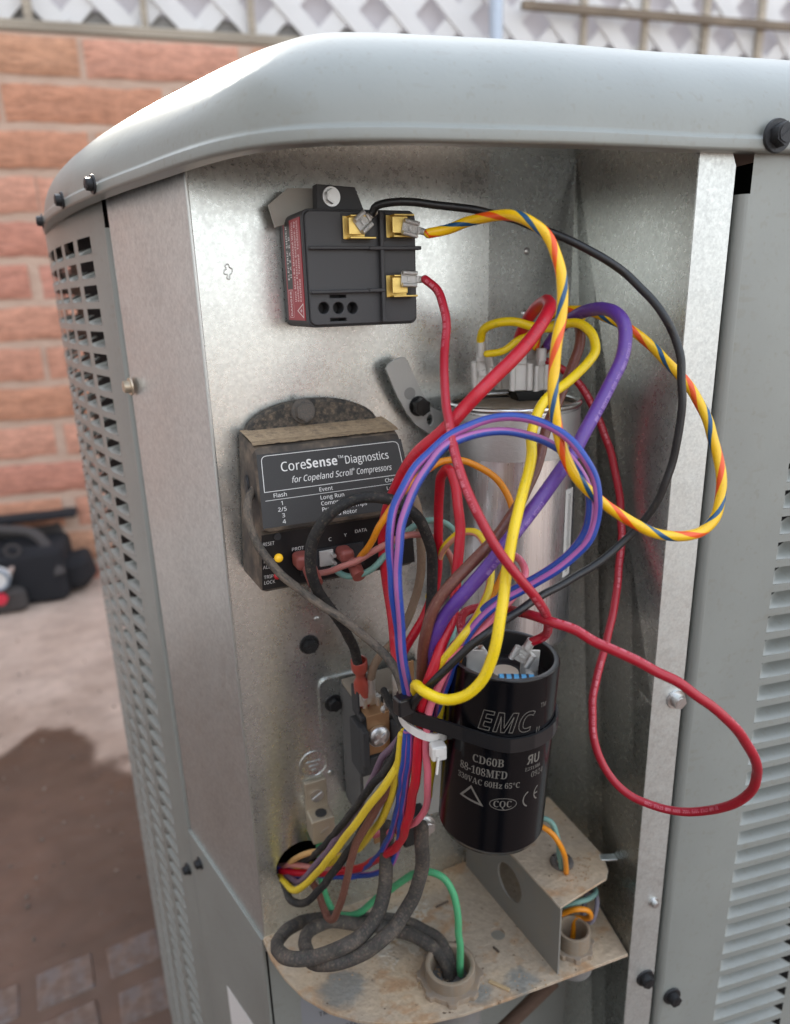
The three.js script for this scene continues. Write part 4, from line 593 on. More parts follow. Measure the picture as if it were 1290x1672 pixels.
// ---------------------------------------------------------------- contactor and ground lug
{
  const cu = 0.084, cv = -0.262, t = thing('contactor', 'dark dusty contactor with copper bars and a shiny screw behind the wire bundle', 'contactor', O(MAIN, cu, cv), MAIN.turn);
  const DK = DUSTY(0.035, 0.035, 0.037, 0.25, 24), TAN = DUSTY(0.30, 0.26, 0.21, 0.5, 20), GRY = DUSTY(0.30, 0.29, 0.27, 0.3, 20), GRD = DUSTY(0.10, 0.10, 0.098, 0.3, 20), b = (u0, u1, v0, v1, w0, w1, r = 0.001) => rbox(u1 - u0, v1 - v0, w1 - w0, r, (u0 + u1) / 2 - cu, (v0 + v1) / 2 - cv, (w0 + w1) / 2);
  part('mounting_plate', [prism(roundRect(0.047 - cu, -0.262 - cv, 0.075 - cu, -0.216 - cv, 0.006), 0.0016, 0.0003)], GALV, t);
  part('base', [b(0.060, 0.1145, -0.302, -0.2200, 0.0018, 0.030)], GRD, t); part('top_ledge', [b(0.0605, 0.114, -0.2198, -0.2165, 0.004, 0.029)], TAN, t);
  part('body', [b(0.0555, 0.1105, -0.256, -0.2255, 0.030, 0.0465), b(0.0555, 0.0592, -0.246, -0.2235, 0.0460, 0.0525), b(0.0735, 0.0790, -0.246, -0.2235, 0.0460, 0.0525), b(0.098, 0.1105, -0.246, -0.2235, 0.0460, 0.0525), b(0.0555, 0.1105, -0.252, -0.2425, 0.0460, 0.050), b(0.0575, 0.0720, -0.2225, -0.2195, 0.030, 0.044), b(0.0575, 0.0592, -0.2225, -0.2050, 0.030, 0.040)], DK, t);
  part('coil_frame', [b(0.062, 0.110, -0.300, -0.257, 0.030, 0.043)], GRY, t);
  for (const s of [0, 0.0245]) {
    const m = part('terminal_bar', [b(0.0597 + s, 0.0730 + s, -0.2420, -0.2180, 0.0466, 0.0480, 0.0004), b(0.0597 + s, 0.0730 + s, -0.2185, -0.2170, 0.030, 0.0480, 0.0004), b(0.0620 + s, 0.0720 + s, -0.216, -0.200, 0.030, 0.0312, 0.0004)], COPPER, t);
    part('terminal_screw', [cylZ(0.0062, 0.002, 28), new THREE.SphereGeometry(0.0062, 24, 10, 0, 6.3, 0, 1.25).rotateX(Math.PI / 2).scale(1, 1, 0.55), box(0.008, 0.0014, 0.0008, 0, 0, 0.0032).rotateZ(0.6), box(0.0014, 0.008, 0.0008, 0, 0, 0.0032).rotateZ(0.6)], ZINC, t, V(0.0655 + s - cu, -0.2300 - cv, 0.0492));
  }
  for (const [px, py, w] of [[596, 1125, 0.040], [650, 1125, 0.036]]) { const [u, v] = MAIN.uv(px, py, w); part('tab', [rbox(0.0070, 0.020, 0.0012, 0.0004, u - cu, v - cv, w)], TIN, t); }
  part('lower_terminal', [b(0.067, 0.082, -0.318, -0.300, 0.030, 0.0314, 0.0004), b(0.0915, 0.1065, -0.318, -0.300, 0.030, 0.0314, 0.0004)], COPPER, t);
  { const [u, v] = MAIN.uv(695, 1347, 0.055); part('cable_clamp', [rbox(0.016, 0.020, 0.016, 0.0015, u - cu - 0.005, v - cv - 0.004, 0.045)], std({ color: lin(0.012, 0.012, 0.013), roughness: 0.5 }), t); part('clamp_screw', scBig, ZINC, t, V(u - cu, v - cv, 0.054)).scale.setScalar(0.95); }
  { const [u, v] = MAIN.uv(545, 1148, 0.002); part('screw', sc, BLACKOX, t, V(u - cu, v - cv, 0.0016)).scale.setScalar(0.95); }
  const g = MAIN.uv(515, 1318, 0.002), l = thing('ground_lug', 'small tan aluminium ground lug with two slotted screws on the back panel', 'ground lug', O(MAIN, g[0], g[1]), MAIN.turn), rel = (px, py, w) => { const [a, q] = MAIN.uv(px, py, w); return [a - g[0], q - g[1]]; };
  const a = rel(497, 1284, 0.002), c = rel(532, 1272, 0.002), top = a[1], x0 = a[0], x1 = c[0];
  part('body', [rbox(x1 - x0, 0.030, 0.003, 0.0006, (x0 + x1) / 2, top - 0.013, 0.0016), prism(roundRect(x0 - 0.0003, top - 0.034, x1 + 0.0003, top - 0.0175, 0.001), 0.0128, 0.0005, []).translate(0, 0, 0.0012)], LUG, l);
  part('wire_hole_shade', cyl(0.0036, 0.0006, 24), HOLE_SHADE, l, V((x0 + x1) / 2 + 0.0005, top - 0.0173, 0.0085));  // near-black disc laid on the lug as painted shade of its bore
  for (const [yy, zz, s] of [[top - 0.0085, 0.0030, 0.95], [top - 0.0255, 0.0138, 0.8]]) part('screw', [cylZ(0.0044, 0.0016, 24), box(0.0075, 0.0011, 0.0006, 0, 0, 0.0009).rotateZ(0.5)], ZINC, l, V((x0 + x1) / 2 + 0.0004, yy, zz)).scale.setScalar(s);
}

// ---------------------------------------------------------------- wires
const toS = (c) => c.map((x) => Math.pow(x, 1 / 2.2));
function wireMap(base, o = {}) { // u: 0.08 m along, v: round the wire
  const W = 512, Hh = 64, css = (c) => `rgb(${c.map((x) => Math.round(x * 255)).join(',')})`;
  return canvasTex(W, Hh, (c) => {
    c.fillStyle = css(base); c.fillRect(0, 0, W, Hh);
    for (const [col, v, wd] of o.line || []) { c.fillStyle = css(col); c.fillRect(0, v * Hh, W, wd * Hh); }
    for (const [col, off, wd, turns] of o.spiral || []) { c.strokeStyle = css(col); c.lineWidth = wd * Hh; for (let k = -3; k < 4; k++) for (let q = -1; q <= 1; q++) { c.beginPath(); c.moveTo(-60, (off + k) * Hh - 60 / W * turns * Hh); c.lineTo(W + 60, (off + k) * Hh + turns * Hh * (W + 60) / W); c.stroke(); } }
    if (o.text) { c.fillStyle = css(o.ink || [0.85, 0.8, 0.8]); c.globalAlpha = 0.6; c.font = 'bold 10px monospace'; for (const v of [0.2, 0.7]) { c.fillText(o.text, 10, v * Hh + 4, o.stretch || 440); } c.globalAlpha = 1; }
    const n = ((o.dust ?? 0.12) + 0.1) * 2600; for (let i = 0; i < n; i++) { c.fillStyle = `rgba(${rnd(130, 190) | 0},${rnd(120, 160) | 0},${rnd(100, 130) | 0},${rnd(0.04, 0.22)})`; const r = rnd(0.5, 3); c.fillRect(rnd(0, W), rnd(0, Hh), r * rnd(1, 4), r); }
    if (o.grime) { const d = c.getImageData(0, 0, W, Hh); for (let j = 0; j < Hh; j++) for (let i = 0; i < W; i++) { const f = 0.35 * smooth(0.70 - o.grime * 0.6, 1.0 - o.grime * 0.45, fbm(i / W, j / Hh * 0.25, 24, 5, 0.8)) + 0.45 * smooth(0.35, 0.75, fbm(i / W + 0.3, j / Hh * 0.125, 8, 3, 0.6)) * o.grime, k = (j * W + i) * 4, g = [158, 138, 118]; for (let q = 0; q < 3; q++) d.data[k + q] = d.data[k + q] * (1 - f * 0.8) + g[q] * f * 0.8; } c.putImageData(d, 0, 0); }
  }, true);
}
const wmCache = {};
function wireMat(key, base, o = {}) { return wmCache[key] ??= new THREE.MeshPhysicalMaterial({ map: wireMap(base, o), roughness: o.rough ?? 0.42, clearcoat: o.grime ? 0 : 0.15, clearcoatRoughness: 0.3 }); }
const WM = {
  black: wireMat('black', [0.085, 0.088, 0.09], { dust: 0.05 }), red: wireMat('red', [0.70, 0.09, 0.17], { dust: 0.08 }), redText: wireMat('redText', [0.66, 0.08, 0.16], { dust: 0.06, text: 'RU AWM STYLE 1015 105C 600V AWM STYLE 1230', ink: [0.92, 0.75, 0.76] }),
  redThick: wireMat('redThick', [0.75, 0.07, 0.16], { dust: 0.10, text: 'CN E198534 5857 RU', ink: [0.55, 0.05, 0.12] }), purple: wireMat('purple', [0.36, 0.22, 0.56], { dust: 0.10, text: 'E198534 16AWG 105C 600V SUNLIXING CW AWM', ink: [0.74, 0.66, 0.82] }),
  brown: wireMat('brown', [0.42, 0.235, 0.19], { dust: 0.25 }), yellow: wireMat('yellow', [0.93, 0.80, 0.06], { dust: 0.05 }), orange: wireMat('orange', [0.90, 0.56, 0.08], { dust: 0.12 }),
  striped: wireMat('striped', [0.95, 0.75, 0.06], { dust: 0.04, rough: 0.34, spiral: [[[0.91, 0.33, 0.05], 0.15, 0.17, 2], [[0.07, 0.30, 0.48], 0.62, 0.13, 2]] }),
  bluePink: wireMat('bluePink', [0.13, 0.27, 0.62], { dust: 0.10, line: [[[0.66, 0.36, 0.62], 0.30, 0.22], [[0.66, 0.36, 0.62], 0.80, 0.20]] }), pinkBlue: wireMat('pinkBlue', [0.15, 0.28, 0.62], { dust: 0.2, line: [[[0.66, 0.38, 0.62], 0.05, 0.20], [[0.66, 0.38, 0.62], 0.55, 0.22]] }),
  yellowPink: wireMat('yellowPink', [0.91, 0.79, 0.14], { dust: 0.06, line: [[[0.88, 0.60, 0.52], 0.62, 0.24]] }), pink: wireMat('pink', [0.88, 0.45, 0.52], { dust: 0.08 }), salmon: wireMat('salmon', [0.72, 0.45, 0.42], { dust: 0.4 }),
  dusty: wireMat('dusty', [0.25, 0.24, 0.225], { dust: 0.5, grime: 0.75, rough: 0.9 }), dustyBlack: wireMat('dustyBlack', [0.10, 0.10, 0.10], { dust: 0.3, grime: 0.28, rough: 0.75, text: 'AWM STYLE 1015 600V', ink: [0.35, 0.33, 0.3] }), tan: wireMat('tan', [0.52, 0.44, 0.36], { dust: 0.6, grime: 0.6, rough: 0.95 }),
  mauve: wireMat('mauve', [0.43, 0.34, 0.41], { dust: 0.4, rough: 0.7 }), teal: wireMat('teal', [0.46, 0.62, 0.58], { dust: 0.45, rough: 0.7 }), green: wireMat('green', [0.30, 0.66, 0.45], { dust: 0.25, rough: 0.6 }),
  tanOrange: wireMat('tanOrange', [0.78, 0.60, 0.36], { dust: 0.4, rough: 0.7 }), gaugeGrey: wireMat('gaugeGrey', [0.45, 0.43, 0.48], { dust: 0.4, rough: 0.7 }), cable: wireMat('cable', [0.235, 0.225, 0.21], { dust: 0.5, grime: 0.42, rough: 0.85 }), cableDust: wireMat('cableDust', [0.30, 0.27, 0.24], { dust: 0.8, grime: 0.95, rough: 0.95 }),
  brownDust: wireMat('brownDust', [0.44, 0.27, 0.22], { dust: 0.45, rough: 0.7, grime: 0.2 }), yellowDull: wireMat('yellowDull', [0.88, 0.76, 0.18], { dust: 0.12 }), whiteTie: std({ color: lin(0.72, 0.70, 0.66), roughness: 0.45 }),
};
function trace(pts) { // [px, py, depth?]: missing depths are interpolated along the pixel path
  const s = [0]; for (let i = 1; i < pts.length; i++) s.push(s[i - 1] + Math.hypot(pts[i][0] - pts[i - 1][0], pts[i][1] - pts[i - 1][1]));
  const known = pts.map((p, i) => (p[2] ? i : -1)).filter((i) => i >= 0);
  return pts.map((p, i) => { let d = p[2]; if (!d) { const a = [...known].reverse().find((k) => k < i) ?? known[0], b = known.find((k) => k > i) ?? known.at(-1); const t = a === b ? 0 : (s[i] - s[a]) / (s[b] - s[a]), q = t * t * (3 - 2 * t); d = pts[a][2] + (pts[b][2] - pts[a][2]) * q; } return atD(p[0], p[1], d); });
}
function wire(name, label, mat, mm, pts, group) {
  const w = trace(pts), smoothC = new THREE.CatmullRomCurve3(w, false, 'centripetal'), o = w[0].clone(), nk = Math.max(6, Math.round(smoothC.getLength() / 0.009)), kink = mm < 7 ? 0.00032 : 0.0005;
  const curve = new THREE.CatmullRomCurve3(smoothC.getSpacedPoints(nk).map((p, i) => (i && i < nk ? p.add(V(rnd(-kink, kink), rnd(-kink, kink), rnd(-kink, kink))) : p)), false, 'centripetal');
  const g = tubeGeo(curve, mm / 2000).translate(-o.x, -o.y, -o.z), m = shade(new THREE.Mesh(g, mat)); m.name = numbered(name); m.position.copy(o); scene.add(m); tag(m, label, 'wire', group);
  m.userData.path = undefined; delete m.userData.path;
  return { m, w, end: (k) => (k ? w.at(-1) : w[0]).clone(), o };
}
// push-on connector: crimp barrel from a, blade box to b
function spade(wr, a, b, nrm, s = 1, mat = TIN, name = 'connector') {
  const d = b.clone().sub(a), L = d.length(), y = d.clone().normalize(), z = nrm.clone().addScaledVector(y, -nrm.dot(y)).normalize(), x = y.clone().cross(z), M = new THREE.Matrix4().makeBasis(x, y, z);
  const g = merge([cyl(0.0019 * s, L * 0.36, 14).translate(0, L * 0.16, 0), rbox(0.0042 * s, L * 0.12, 0.0016 * s, 0.0004, 0, L * 0.38, 0), rbox(0.0074 * s, L * 0.56, 0.0010 * s, 0.0004, 0, L * 0.70, -0.0008 * s), cyl(0.00125 * s, L * 0.54, 10).translate(0.0034 * s, L * 0.70, 0.0006 * s), cyl(0.00125 * s, L * 0.54, 10).translate(-0.0034 * s, L * 0.70, 0.0006 * s), rbox(0.0030 * s, L * 0.12, 0.0006, 0.0002, 0, L * 0.70, 0.0003 * s)]);
  g.applyMatrix4(M); const m = part(name, g, mat, wr.m, a.clone().sub(wr.o)); return m;
}
const nMain = MAIN.N, toCam = V(0, 0.2, 1).normalize();

const wBlack = wire('black_wire', 'thin glossy black wire arching from the relay round the side wall to the bundle', WM.black, 3.5, [[606, 352, 0.344], [611, 340, 0.338], [628, 332, 0.334], [660, 330], [700, 333], [745, 339, 0.335], [800, 347], [860, 366, 0.330], [899, 379], [944, 399], [986, 422], [1027, 451, 0.318], [1061, 485], [1089, 521, 0.308], [1105, 560], [1112, 599], [1114, 640, 0.302], [1108, 708], [1100, 750], [1083, 796, 0.300], [1053, 850], [1016, 887, 0.300], [972, 922], [916, 955, 0.285], [877, 978], [840, 1001, 0.268], [793, 1035, 0.258], [746, 1075, 0.256], [704, 1117, 0.258], [680, 1142, 0.264], [668, 1168, 0.272]]);
spade(wBlack, MAIN.px(612, 345, 0.045), MAIN.px(584, 371, 0.047), nMain, 0.9);
const wStr = wire('striped_wire', 'yellow wire with orange and blue spiral stripes looping from the relay to the silver capacitor', WM.striped, 4.5, [[700, 381, 0.334], [722, 378, 0.334], [752, 367, 0.330], [790, 355, 0.322], [826, 350, 0.314], [857, 356, 0.306], [880, 371], [897, 392, 0.298], [910, 420], [917, 448], [919, 480, 0.288], [917, 510], [912, 545], [906, 585, 0.282], [903, 622], [904, 660, 0.278], [912, 708], [926, 752, 0.276], [948, 786], [983, 819, 0.274], [1016, 843], [1055, 864, 0.276], [1097, 876], [1133, 872, 0.284], [1160, 857], [1174, 828, 0.292], [1178, 793], [1174, 755], [1165, 715, 0.304], [1153, 680], [1135, 645], [1113, 616, 0.318], [1082, 584], [1055, 558, 0.336], [1028, 538], [1000, 523], [975, 512, 0.352], [950, 506], [927, 506, 0.366], [905, 512], [888, 526, 0.376], [878, 548, 0.380], [874, 566, 0.381]]);
spade(wStr, MAIN.px(700, 381, 0.046), MAIN.px(657, 369, 0.047), nMain, 0.8);
const wRed = wire('red_wire', 'thin red wire hanging from the lower relay terminal down to the black capacitor', WM.redText, 3.9, [[694, 456, 0.336], [705, 463, 0.334], [716, 477, 0.330], [724, 496, 0.326], [728, 520], [728, 548, 0.316], [726, 585], [726, 617, 0.300], [728, 648], [733, 683, 0.284], [738, 714], [745, 748, 0.270], [754, 780], [768, 816, 0.260], [786, 853], [806, 887, 0.254], [828, 919], [851, 949, 0.252], [873, 976, 0.254], [889, 999, 0.260], [896, 1018, 0.267], [892, 1036, 0.273], [880, 1046, 0.276], [866, 1049, 0.276]]);
spade(wRed, MAIN.px(698, 457, 0.046), MAIN.px(655, 455, 0.047), nMain, 0.8);
spade(wRed, atD(868, 1046, 0.276), atD(846, 1082, 0.2765), V(-0.1, 0.4, 1).normalize(), 1.1);
const wLoop = wire('red_wire', 'long red wire making a big loop over the louvered panel', WM.redText, 4.2, [[763, 1052, 0.281], [755, 1032, 0.284], [752, 1012, 0.290], [762, 999, 0.296], [785, 991, 0.300], [815, 991, 0.298], [840, 997, 0.288], [862, 1004, 0.274], [889, 1010, 0.262], [940, 1030, 0.256], [980, 1052], [1028, 1074, 0.250], [1077, 1098], [1121, 1124, 0.246], [1159, 1150], [1192, 1180, 0.246], [1218, 1211], [1233, 1241, 0.252], [1235, 1270], [1221, 1297, 0.264], [1192, 1314], [1151, 1324, 0.280], [1107, 1325], [1062, 1313, 0.294], [1025, 1296], [999, 1270, 0.304], [980, 1238], [969, 1196, 0.314], [967, 1150], [974, 1110, 0.326], [985, 1066], [994, 1028, 0.340], [1003, 988], [1010, 940, 0.354], [1014, 893], [1014, 850, 0.366], [1011, 806], [1004, 766, 0.374], [993, 727], [980, 692, 0.380], [964, 655], [950, 632, 0.384], [932, 612], [910, 598, 0.386], [893, 590, 0.386]]);
spade(wLoop, atD(764, 1048, 0.281), atD(787, 1080, 0.282), V(-0.1, 0.4, 1).normalize(), 1.0);
wire('red_wire', 'thick red wire bent tightly over the silver capacitor and running into the bundle', WM.redThick, 6.0, [[848, 588, 0.381], [847, 562, 0.379], [853, 540, 0.374], [866, 515, 0.366], [881, 497, 0.356], [893, 492, 0.344], [898, 502, 0.330], [889, 523, 0.320], [868, 552], [843, 579, 0.306], [814, 610], [786, 638, 0.296], [758, 669], [730, 697, 0.294], [703, 721], [678, 746, 0.300], [660, 772], [645, 802, 0.312], [633, 835], [627, 868, 0.322], [628, 910], [634, 956, 0.324], [640, 1000], [645, 1040, 0.318], [651, 1085, 0.306], [664, 1130, 0.294], [678, 1180, 0.286], [683, 1215, 0.284]]);
wire('purple_wire', 'thick purple wire arching from the silver capacitor diagonally down into the bundle', WM.purple, 6.0, [[896, 562, 0.379], [906, 546, 0.374], [922, 529, 0.364], [944, 514, 0.352], [968, 506, 0.340], [990, 505, 0.330], [1008, 512, 0.322], [1019, 530, 0.316], [1021, 556, 0.312], [1014, 588], [1001, 619, 0.306], [985, 648], [969, 676, 0.300], [950, 715], [926, 754, 0.290], [895, 797], [870, 832, 0.280], [844, 866], [814, 901, 0.272], [784, 940], [752, 975, 0.270], [728, 1004], [714, 1030, 0.272], [706, 1056], [702, 1085, 0.276], [699, 1120, 0.280], [696, 1170, 0.283], [694, 1205, 0.284]]);
wire('brown_wire', 'thick brown wire running beside the purple one from the silver capacitor to the bundle', WM.brown, 5.0, [[884, 580, 0.382], [896, 560, 0.380], [912, 538, 0.374], [928, 526, 0.366], [942, 528, 0.356], [947, 550, 0.346], [942, 580], [928, 614, 0.334], [915, 645], [903, 675, 0.320], [891, 705], [881, 745, 0.306], [867, 785], [844, 828, 0.290], [821, 862], [795, 895, 0.278], [763, 927], [733, 957, 0.272], [711, 990], [698, 1022, 0.270], [692, 1058], [690, 1090, 0.274], [688, 1125, 0.278], [683, 1170, 0.281], [672, 1215, 0.280]]);
const wYel = wire('yellow_wire', 'bright yellow wire from the silver capacitor hanging in a wide loop before the black capacitor', WM.yellow, 4.5, [[784, 560, 0.377], [785, 548, 0.375], [793, 535, 0.371], [810, 527, 0.367], [833, 524, 0.364], [856, 529], [885, 537, 0.360], [915, 530, 0.352], [940, 527], [960, 537, 0.340], [971, 556], [969, 580, 0.330], [952, 602], [930, 622, 0.318], [908, 638], [889, 653, 0.306], [877, 674], [870, 702, 0.296], [867, 742], [860, 781, 0.282], [851, 816], [842, 851, 0.268], [835, 889], [828, 923, 0.260], [823, 956], [819, 995, 0.2515], [812, 1036, 0.2475], [805, 1072, 0.2465], [792, 1102, 0.2465], [772, 1126], [745, 1141, 0.248], [718, 1141], [698, 1133, 0.252], [684, 1120, 0.257], [678, 1124, 0.266], [678, 1140, 0.274], [676, 1180, 0.279]]);
spade(wYel, atD(785, 556, 0.3765), atD(788, 632, 0.379), V(0.1, 0, 1), 1.3);
const wYel2 = wire('yellow_wire', 'second yellow wire leaving the left terminal of the silver capacitor behind the red loop', WM.yellow, 3.8, [[795, 578, 0.374], [810, 577, 0.371], [828, 570], [845, 556, 0.372], [868, 545, 0.374], [892, 538, 0.374], [915, 522, 0.372], [935, 515, 0.368], [950, 520, 0.372]]);
spade(wYel2, atD(797, 577, 0.3745), atD(806, 634, 0.382), V(-0.5, 0, 1), 1.15);
const BP = 'pair of blue and pink wires in the big loop';
wire('blue_wire', 'blue and pink wire on the outside of the big loop before the silver capacitor', WM.bluePink, 3.5, [[664, 1180, 0.276], [662, 1130, 0.270], [654, 1080, 0.266], [648, 1020], [642, 966, 0.262], [636, 910], [636, 863, 0.264], [648, 816], [668, 777, 0.270], [693, 748], [716, 725, 0.276], [742, 706], [777, 690, 0.280], [809, 681], [842, 679, 0.280], [874, 686], [902, 698, 0.276], [926, 714], [947, 736, 0.270], [964, 764], [975, 797, 0.268], [977, 835], [967, 872, 0.268], [944, 903], [916, 926, 0.270], [888, 945], [850, 966, 0.272], [809, 990], [781, 1014, 0.270], [760, 1045, 0.268], [742, 1085], [728, 1120, 0.272], [716, 1160, 0.278], [710, 1195, 0.282]]);
wire('blue_wire', 'blue and pink wire on the inside of the big loop before the silver capacitor', WM.pinkBlue, 3.5, [[672, 1180, 0.275], [669, 1130, 0.269], [660, 1080, 0.264], [655, 1020], [651, 966, 0.260], [650, 918], [654, 872, 0.262], [665, 828], [682, 790, 0.268], [702, 760], [722, 734, 0.274], [746, 720], [770, 712, 0.279], [800, 706], [833, 705, 0.281], [867, 711], [898, 723, 0.282], [925, 742], [945, 764, 0.277], [960, 797], [964, 830, 0.275], [957, 866], [937, 897, 0.276], [908, 922], [880, 941, 0.278], [846, 959], [806, 982, 0.279], [776, 1008, 0.277], [754, 1042], [736, 1082, 0.276], [722, 1120], [712, 1160, 0.281], [704, 1195, 0.284]]);
wire('orange_wire', 'dusty orange wire arching from the module across the silver capacitor', WM.orange, 3.2, [[580, 924, 0.335], [590, 908, 0.322], [604, 888, 0.312], [624, 852, 0.304], [640, 826], [660, 800, 0.302], [682, 780], [700, 766, 0.304], [717, 756], [736, 752, 0.308], [763, 755], [786, 764, 0.310], [807, 780], [823, 800, 0.308], [834, 824], [839, 855, 0.304], [832, 900], [812, 955, 0.296], [784, 1010], [760, 1055, 0.288], [741, 1095, 0.284], [727, 1125], [716, 1165, 0.285], [708, 1200, 0.287]]);
wire('red_wire', 'thick red wire doubled in a tall narrow loop between the module and the silver capacitor', WM.redThick, 4.6, [[650, 1088, 0.312], [662, 1058, 0.318], [680, 1030], [697, 998, 0.322], [710, 960], [715, 915, 0.320], [717, 863], [717, 816, 0.314], [720, 782], [727, 765, 0.306], [736, 769, 0.300], [743, 794], [749, 828, 0.294], [751, 863], [750, 898, 0.290], [747, 935], [743, 975, 0.286], [735, 1018, 0.276], [726, 1042], [716, 1070, 0.268], [704, 1098], [696, 1120, 0.266], [689, 1150, 0.269], [687, 1185, 0.272], [682, 1225, 0.272], [678, 1270, 0.276], [671, 1312], [663, 1349, 0.292], [655, 1372], [640, 1388, 0.310], [610, 1405], [585, 1418, 0.336], [540, 1424, 0.350], [495, 1426, 0.362], [460, 1422, 0.370]]);
wire('yellow_wire', 'yellow and pink wire bowed behind the purple one and down into the bundle', WM.yellowPink, 3.6, [[700, 975, 0.332], [708, 945, 0.328], [714, 921, 0.322], [719, 905], [731, 886, 0.312], [749, 872], [767, 865, 0.304], [781, 873], [793, 892, 0.298], [800, 918], [802, 944, 0.290], [798, 965], [787, 990, 0.280], [775, 1012], [755, 1040, 0.266], [734, 1064], [719, 1090, 0.268], [716, 1120, 0.273], [721, 1150, 0.277], [717, 1180, 0.279], [710, 1215, 0.280], [704, 1260, 0.285], [700, 1300, 0.290]]);
wire('pink_wire', 'pink wire curling beside the silver capacitor and down through the white tie', WM.pink, 3.5, [[836, 905, 0.312], [846, 912, 0.306], [855, 924, 0.300], [857, 940, 0.294], [848, 958], [832, 980, 0.284], [811, 1003], [793, 1024, 0.272], [769, 1046], [743, 1072, 0.266], [726, 1100], [713, 1128, 0.266], [703, 1155], [697, 1182, 0.268], [695, 1215, 0.270], [697, 1250, 0.272], [699, 1290, 0.276], [696, 1316], [684, 1337, 0.290], [663, 1350], [640, 1357, 0.312], [612, 1364, 0.326]]);
const LOWG = 'blue and pink wires below the cable ties';
wire('blue_wire', 'blue and pink wire below the white tie, upper of two entering the panel hole', WM.bluePink, 3.4, [[664, 1195, 0.276], [662, 1225, 0.276], [656, 1270, 0.282], [652, 1305], [645, 1340, 0.298], [633, 1372], [617, 1398, 0.320], [598, 1415], [570, 1426, 0.344], [540, 1428], [498, 1421, 0.364], [455, 1418, 0.372]]);
wire('blue_wire', 'blue and pink wire below the white tie, sagging lowest towards the panel hole', WM.bluePink, 3.4, [[670, 1195, 0.275], [670, 1225, 0.275], [664, 1270, 0.280], [658, 1316], [653, 1358, 0.298], [647, 1393], [637, 1414, 0.318], [616, 1426], [590, 1430, 0.338], [556, 1431], [500, 1429, 0.364], [455, 1426, 0.372]]);
wire('yellow_wire', 'short yellow wire below the white tie tucked behind the brown one', WM.yellowDull, 4.0, [[656, 1200, 0.279], [652, 1235, 0.280], [645, 1277, 0.286], [637, 1307], [624, 1337, 0.302], [608, 1358], [592, 1378, 0.322], [565, 1398], [520, 1412, 0.356], [468, 1414, 0.372]]);
wire('yellow_wire', 'long straight yellow wire running from the white tie to the panel hole', WM.yellowDull, 4.0, [[660, 1195, 0.283], [652, 1240, 0.282], [626, 1286, 0.284], [603, 1316], [580, 1347, 0.296], [556, 1377], [533, 1407, 0.316], [510, 1433], [492, 1449, 0.335], [481, 1453, 0.342], [469, 1446, 0.352], [458, 1434, 0.366], [452, 1428, 0.374]]);
wire('grey_wire', 'dark grey dusty wire on the upper edge of the bundle below the ties', WM.dustyBlack, 4.0, [[664, 1180, 0.287], [650, 1222, 0.286], [638, 1247], [612, 1277, 0.294], [589, 1307], [566, 1337, 0.312], [542, 1366], [526, 1384, 0.338], [500, 1404, 0.360], [472, 1412, 0.374]]);
wire('mauve_wire', 'dull mauve wire slipping behind the grey wire below the ties', WM.mauve, 3.6, [[668, 1185, 0.291], [646, 1214, 0.294], [626, 1236], [612, 1262, 0.304], [590, 1310, 0.318], [560, 1352], [541, 1380, 0.328], [521, 1405], [503, 1426, 0.344], [488, 1441, 0.352], [474, 1434, 0.362], [460, 1428, 0.373]]);
wire('brown_wire', 'brown wire dropping from the ties to a dusty bend just above the tray', WM.brownDust, 4.2, [[668, 1200, 0.281], [655, 1240, 0.284], [638, 1277, 0.289], [620, 1311], [603, 1341, 0.298], [585, 1371], [574, 1402, 0.306], [566, 1436], [559, 1464, 0.316], [552, 1486], [544, 1500, 0.322], [535, 1498, 0.328], [528, 1482], [521, 1462, 0.342], [508, 1438], [485, 1424, 0.366], [460, 1424, 0.374]]);
wire('black_wire', 'dusty black wire dipping under the yellow one and hooking into the panel hole', WM.dustyBlack, 4.4, [[655, 1240, 0.292], [630, 1292, 0.297], [598, 1344, 0.304], [578, 1378], [556, 1408, 0.314], [532, 1440], [508, 1467, 0.328], [490, 1476], [477, 1472, 0.340], [470, 1458], [464, 1442, 0.358], [458, 1430, 0.374]]);
wire('tan_wire', 'short tan wire entering the top of the panel hole', WM.tanOrange, 3.6, [[565, 1400, 0.345], [540, 1392, 0.344], [515, 1391], [492, 1397, 0.354], [474, 1408, 0.366], [462, 1420, 0.376]]);
wire('grey_wire', 'greyish pink wire entering the middle of the panel hole', WM.salmon, 3.6, [[575, 1422, 0.350], [540, 1418, 0.350], [505, 1415, 0.356], [475, 1412, 0.364], [458, 1414, 0.376]]);
wire('black_cable', 'thick dusty black supply cable lying as the front loop on the tray', WM.cable, 7.8, [[688, 1350, 0.305], [689, 1385, 0.304], [687, 1420, 0.306], [680, 1452], [667, 1482, 0.302], [648, 1510], [620, 1536, 0.293], [585, 1558], [547, 1572, 0.289], [517, 1572, 0.296], [501, 1556, 0.312], [499, 1536], [510, 1516, 0.334], [532, 1506], [567, 1507, 0.346], [609, 1512], [644, 1518, 0.344], [679, 1529], [706, 1546, 0.334], [722, 1562], [731, 1580, 0.327], [734, 1600, 0.325]]);
wire('black_cable', 'thick dusty black supply cable whose loop hangs over the tray rim beside the corner', WM.cable, 7.8, [[632, 1350, 0.318], [632, 1395, 0.316], [630, 1440, 0.312], [621, 1482, 0.304], [598, 1520], [558, 1547, 0.291], [517, 1562], [475, 1565, 0.294], [454, 1552, 0.308], [455, 1534, 0.326], [470, 1516], [496, 1503, 0.346], [525, 1498], [565, 1500, 0.356], [605, 1500], [640, 1502, 0.354], [680, 1512], [710, 1530, 0.342], [728, 1552, 0.333], [737, 1575, 0.329], [740, 1598, 0.328]]);
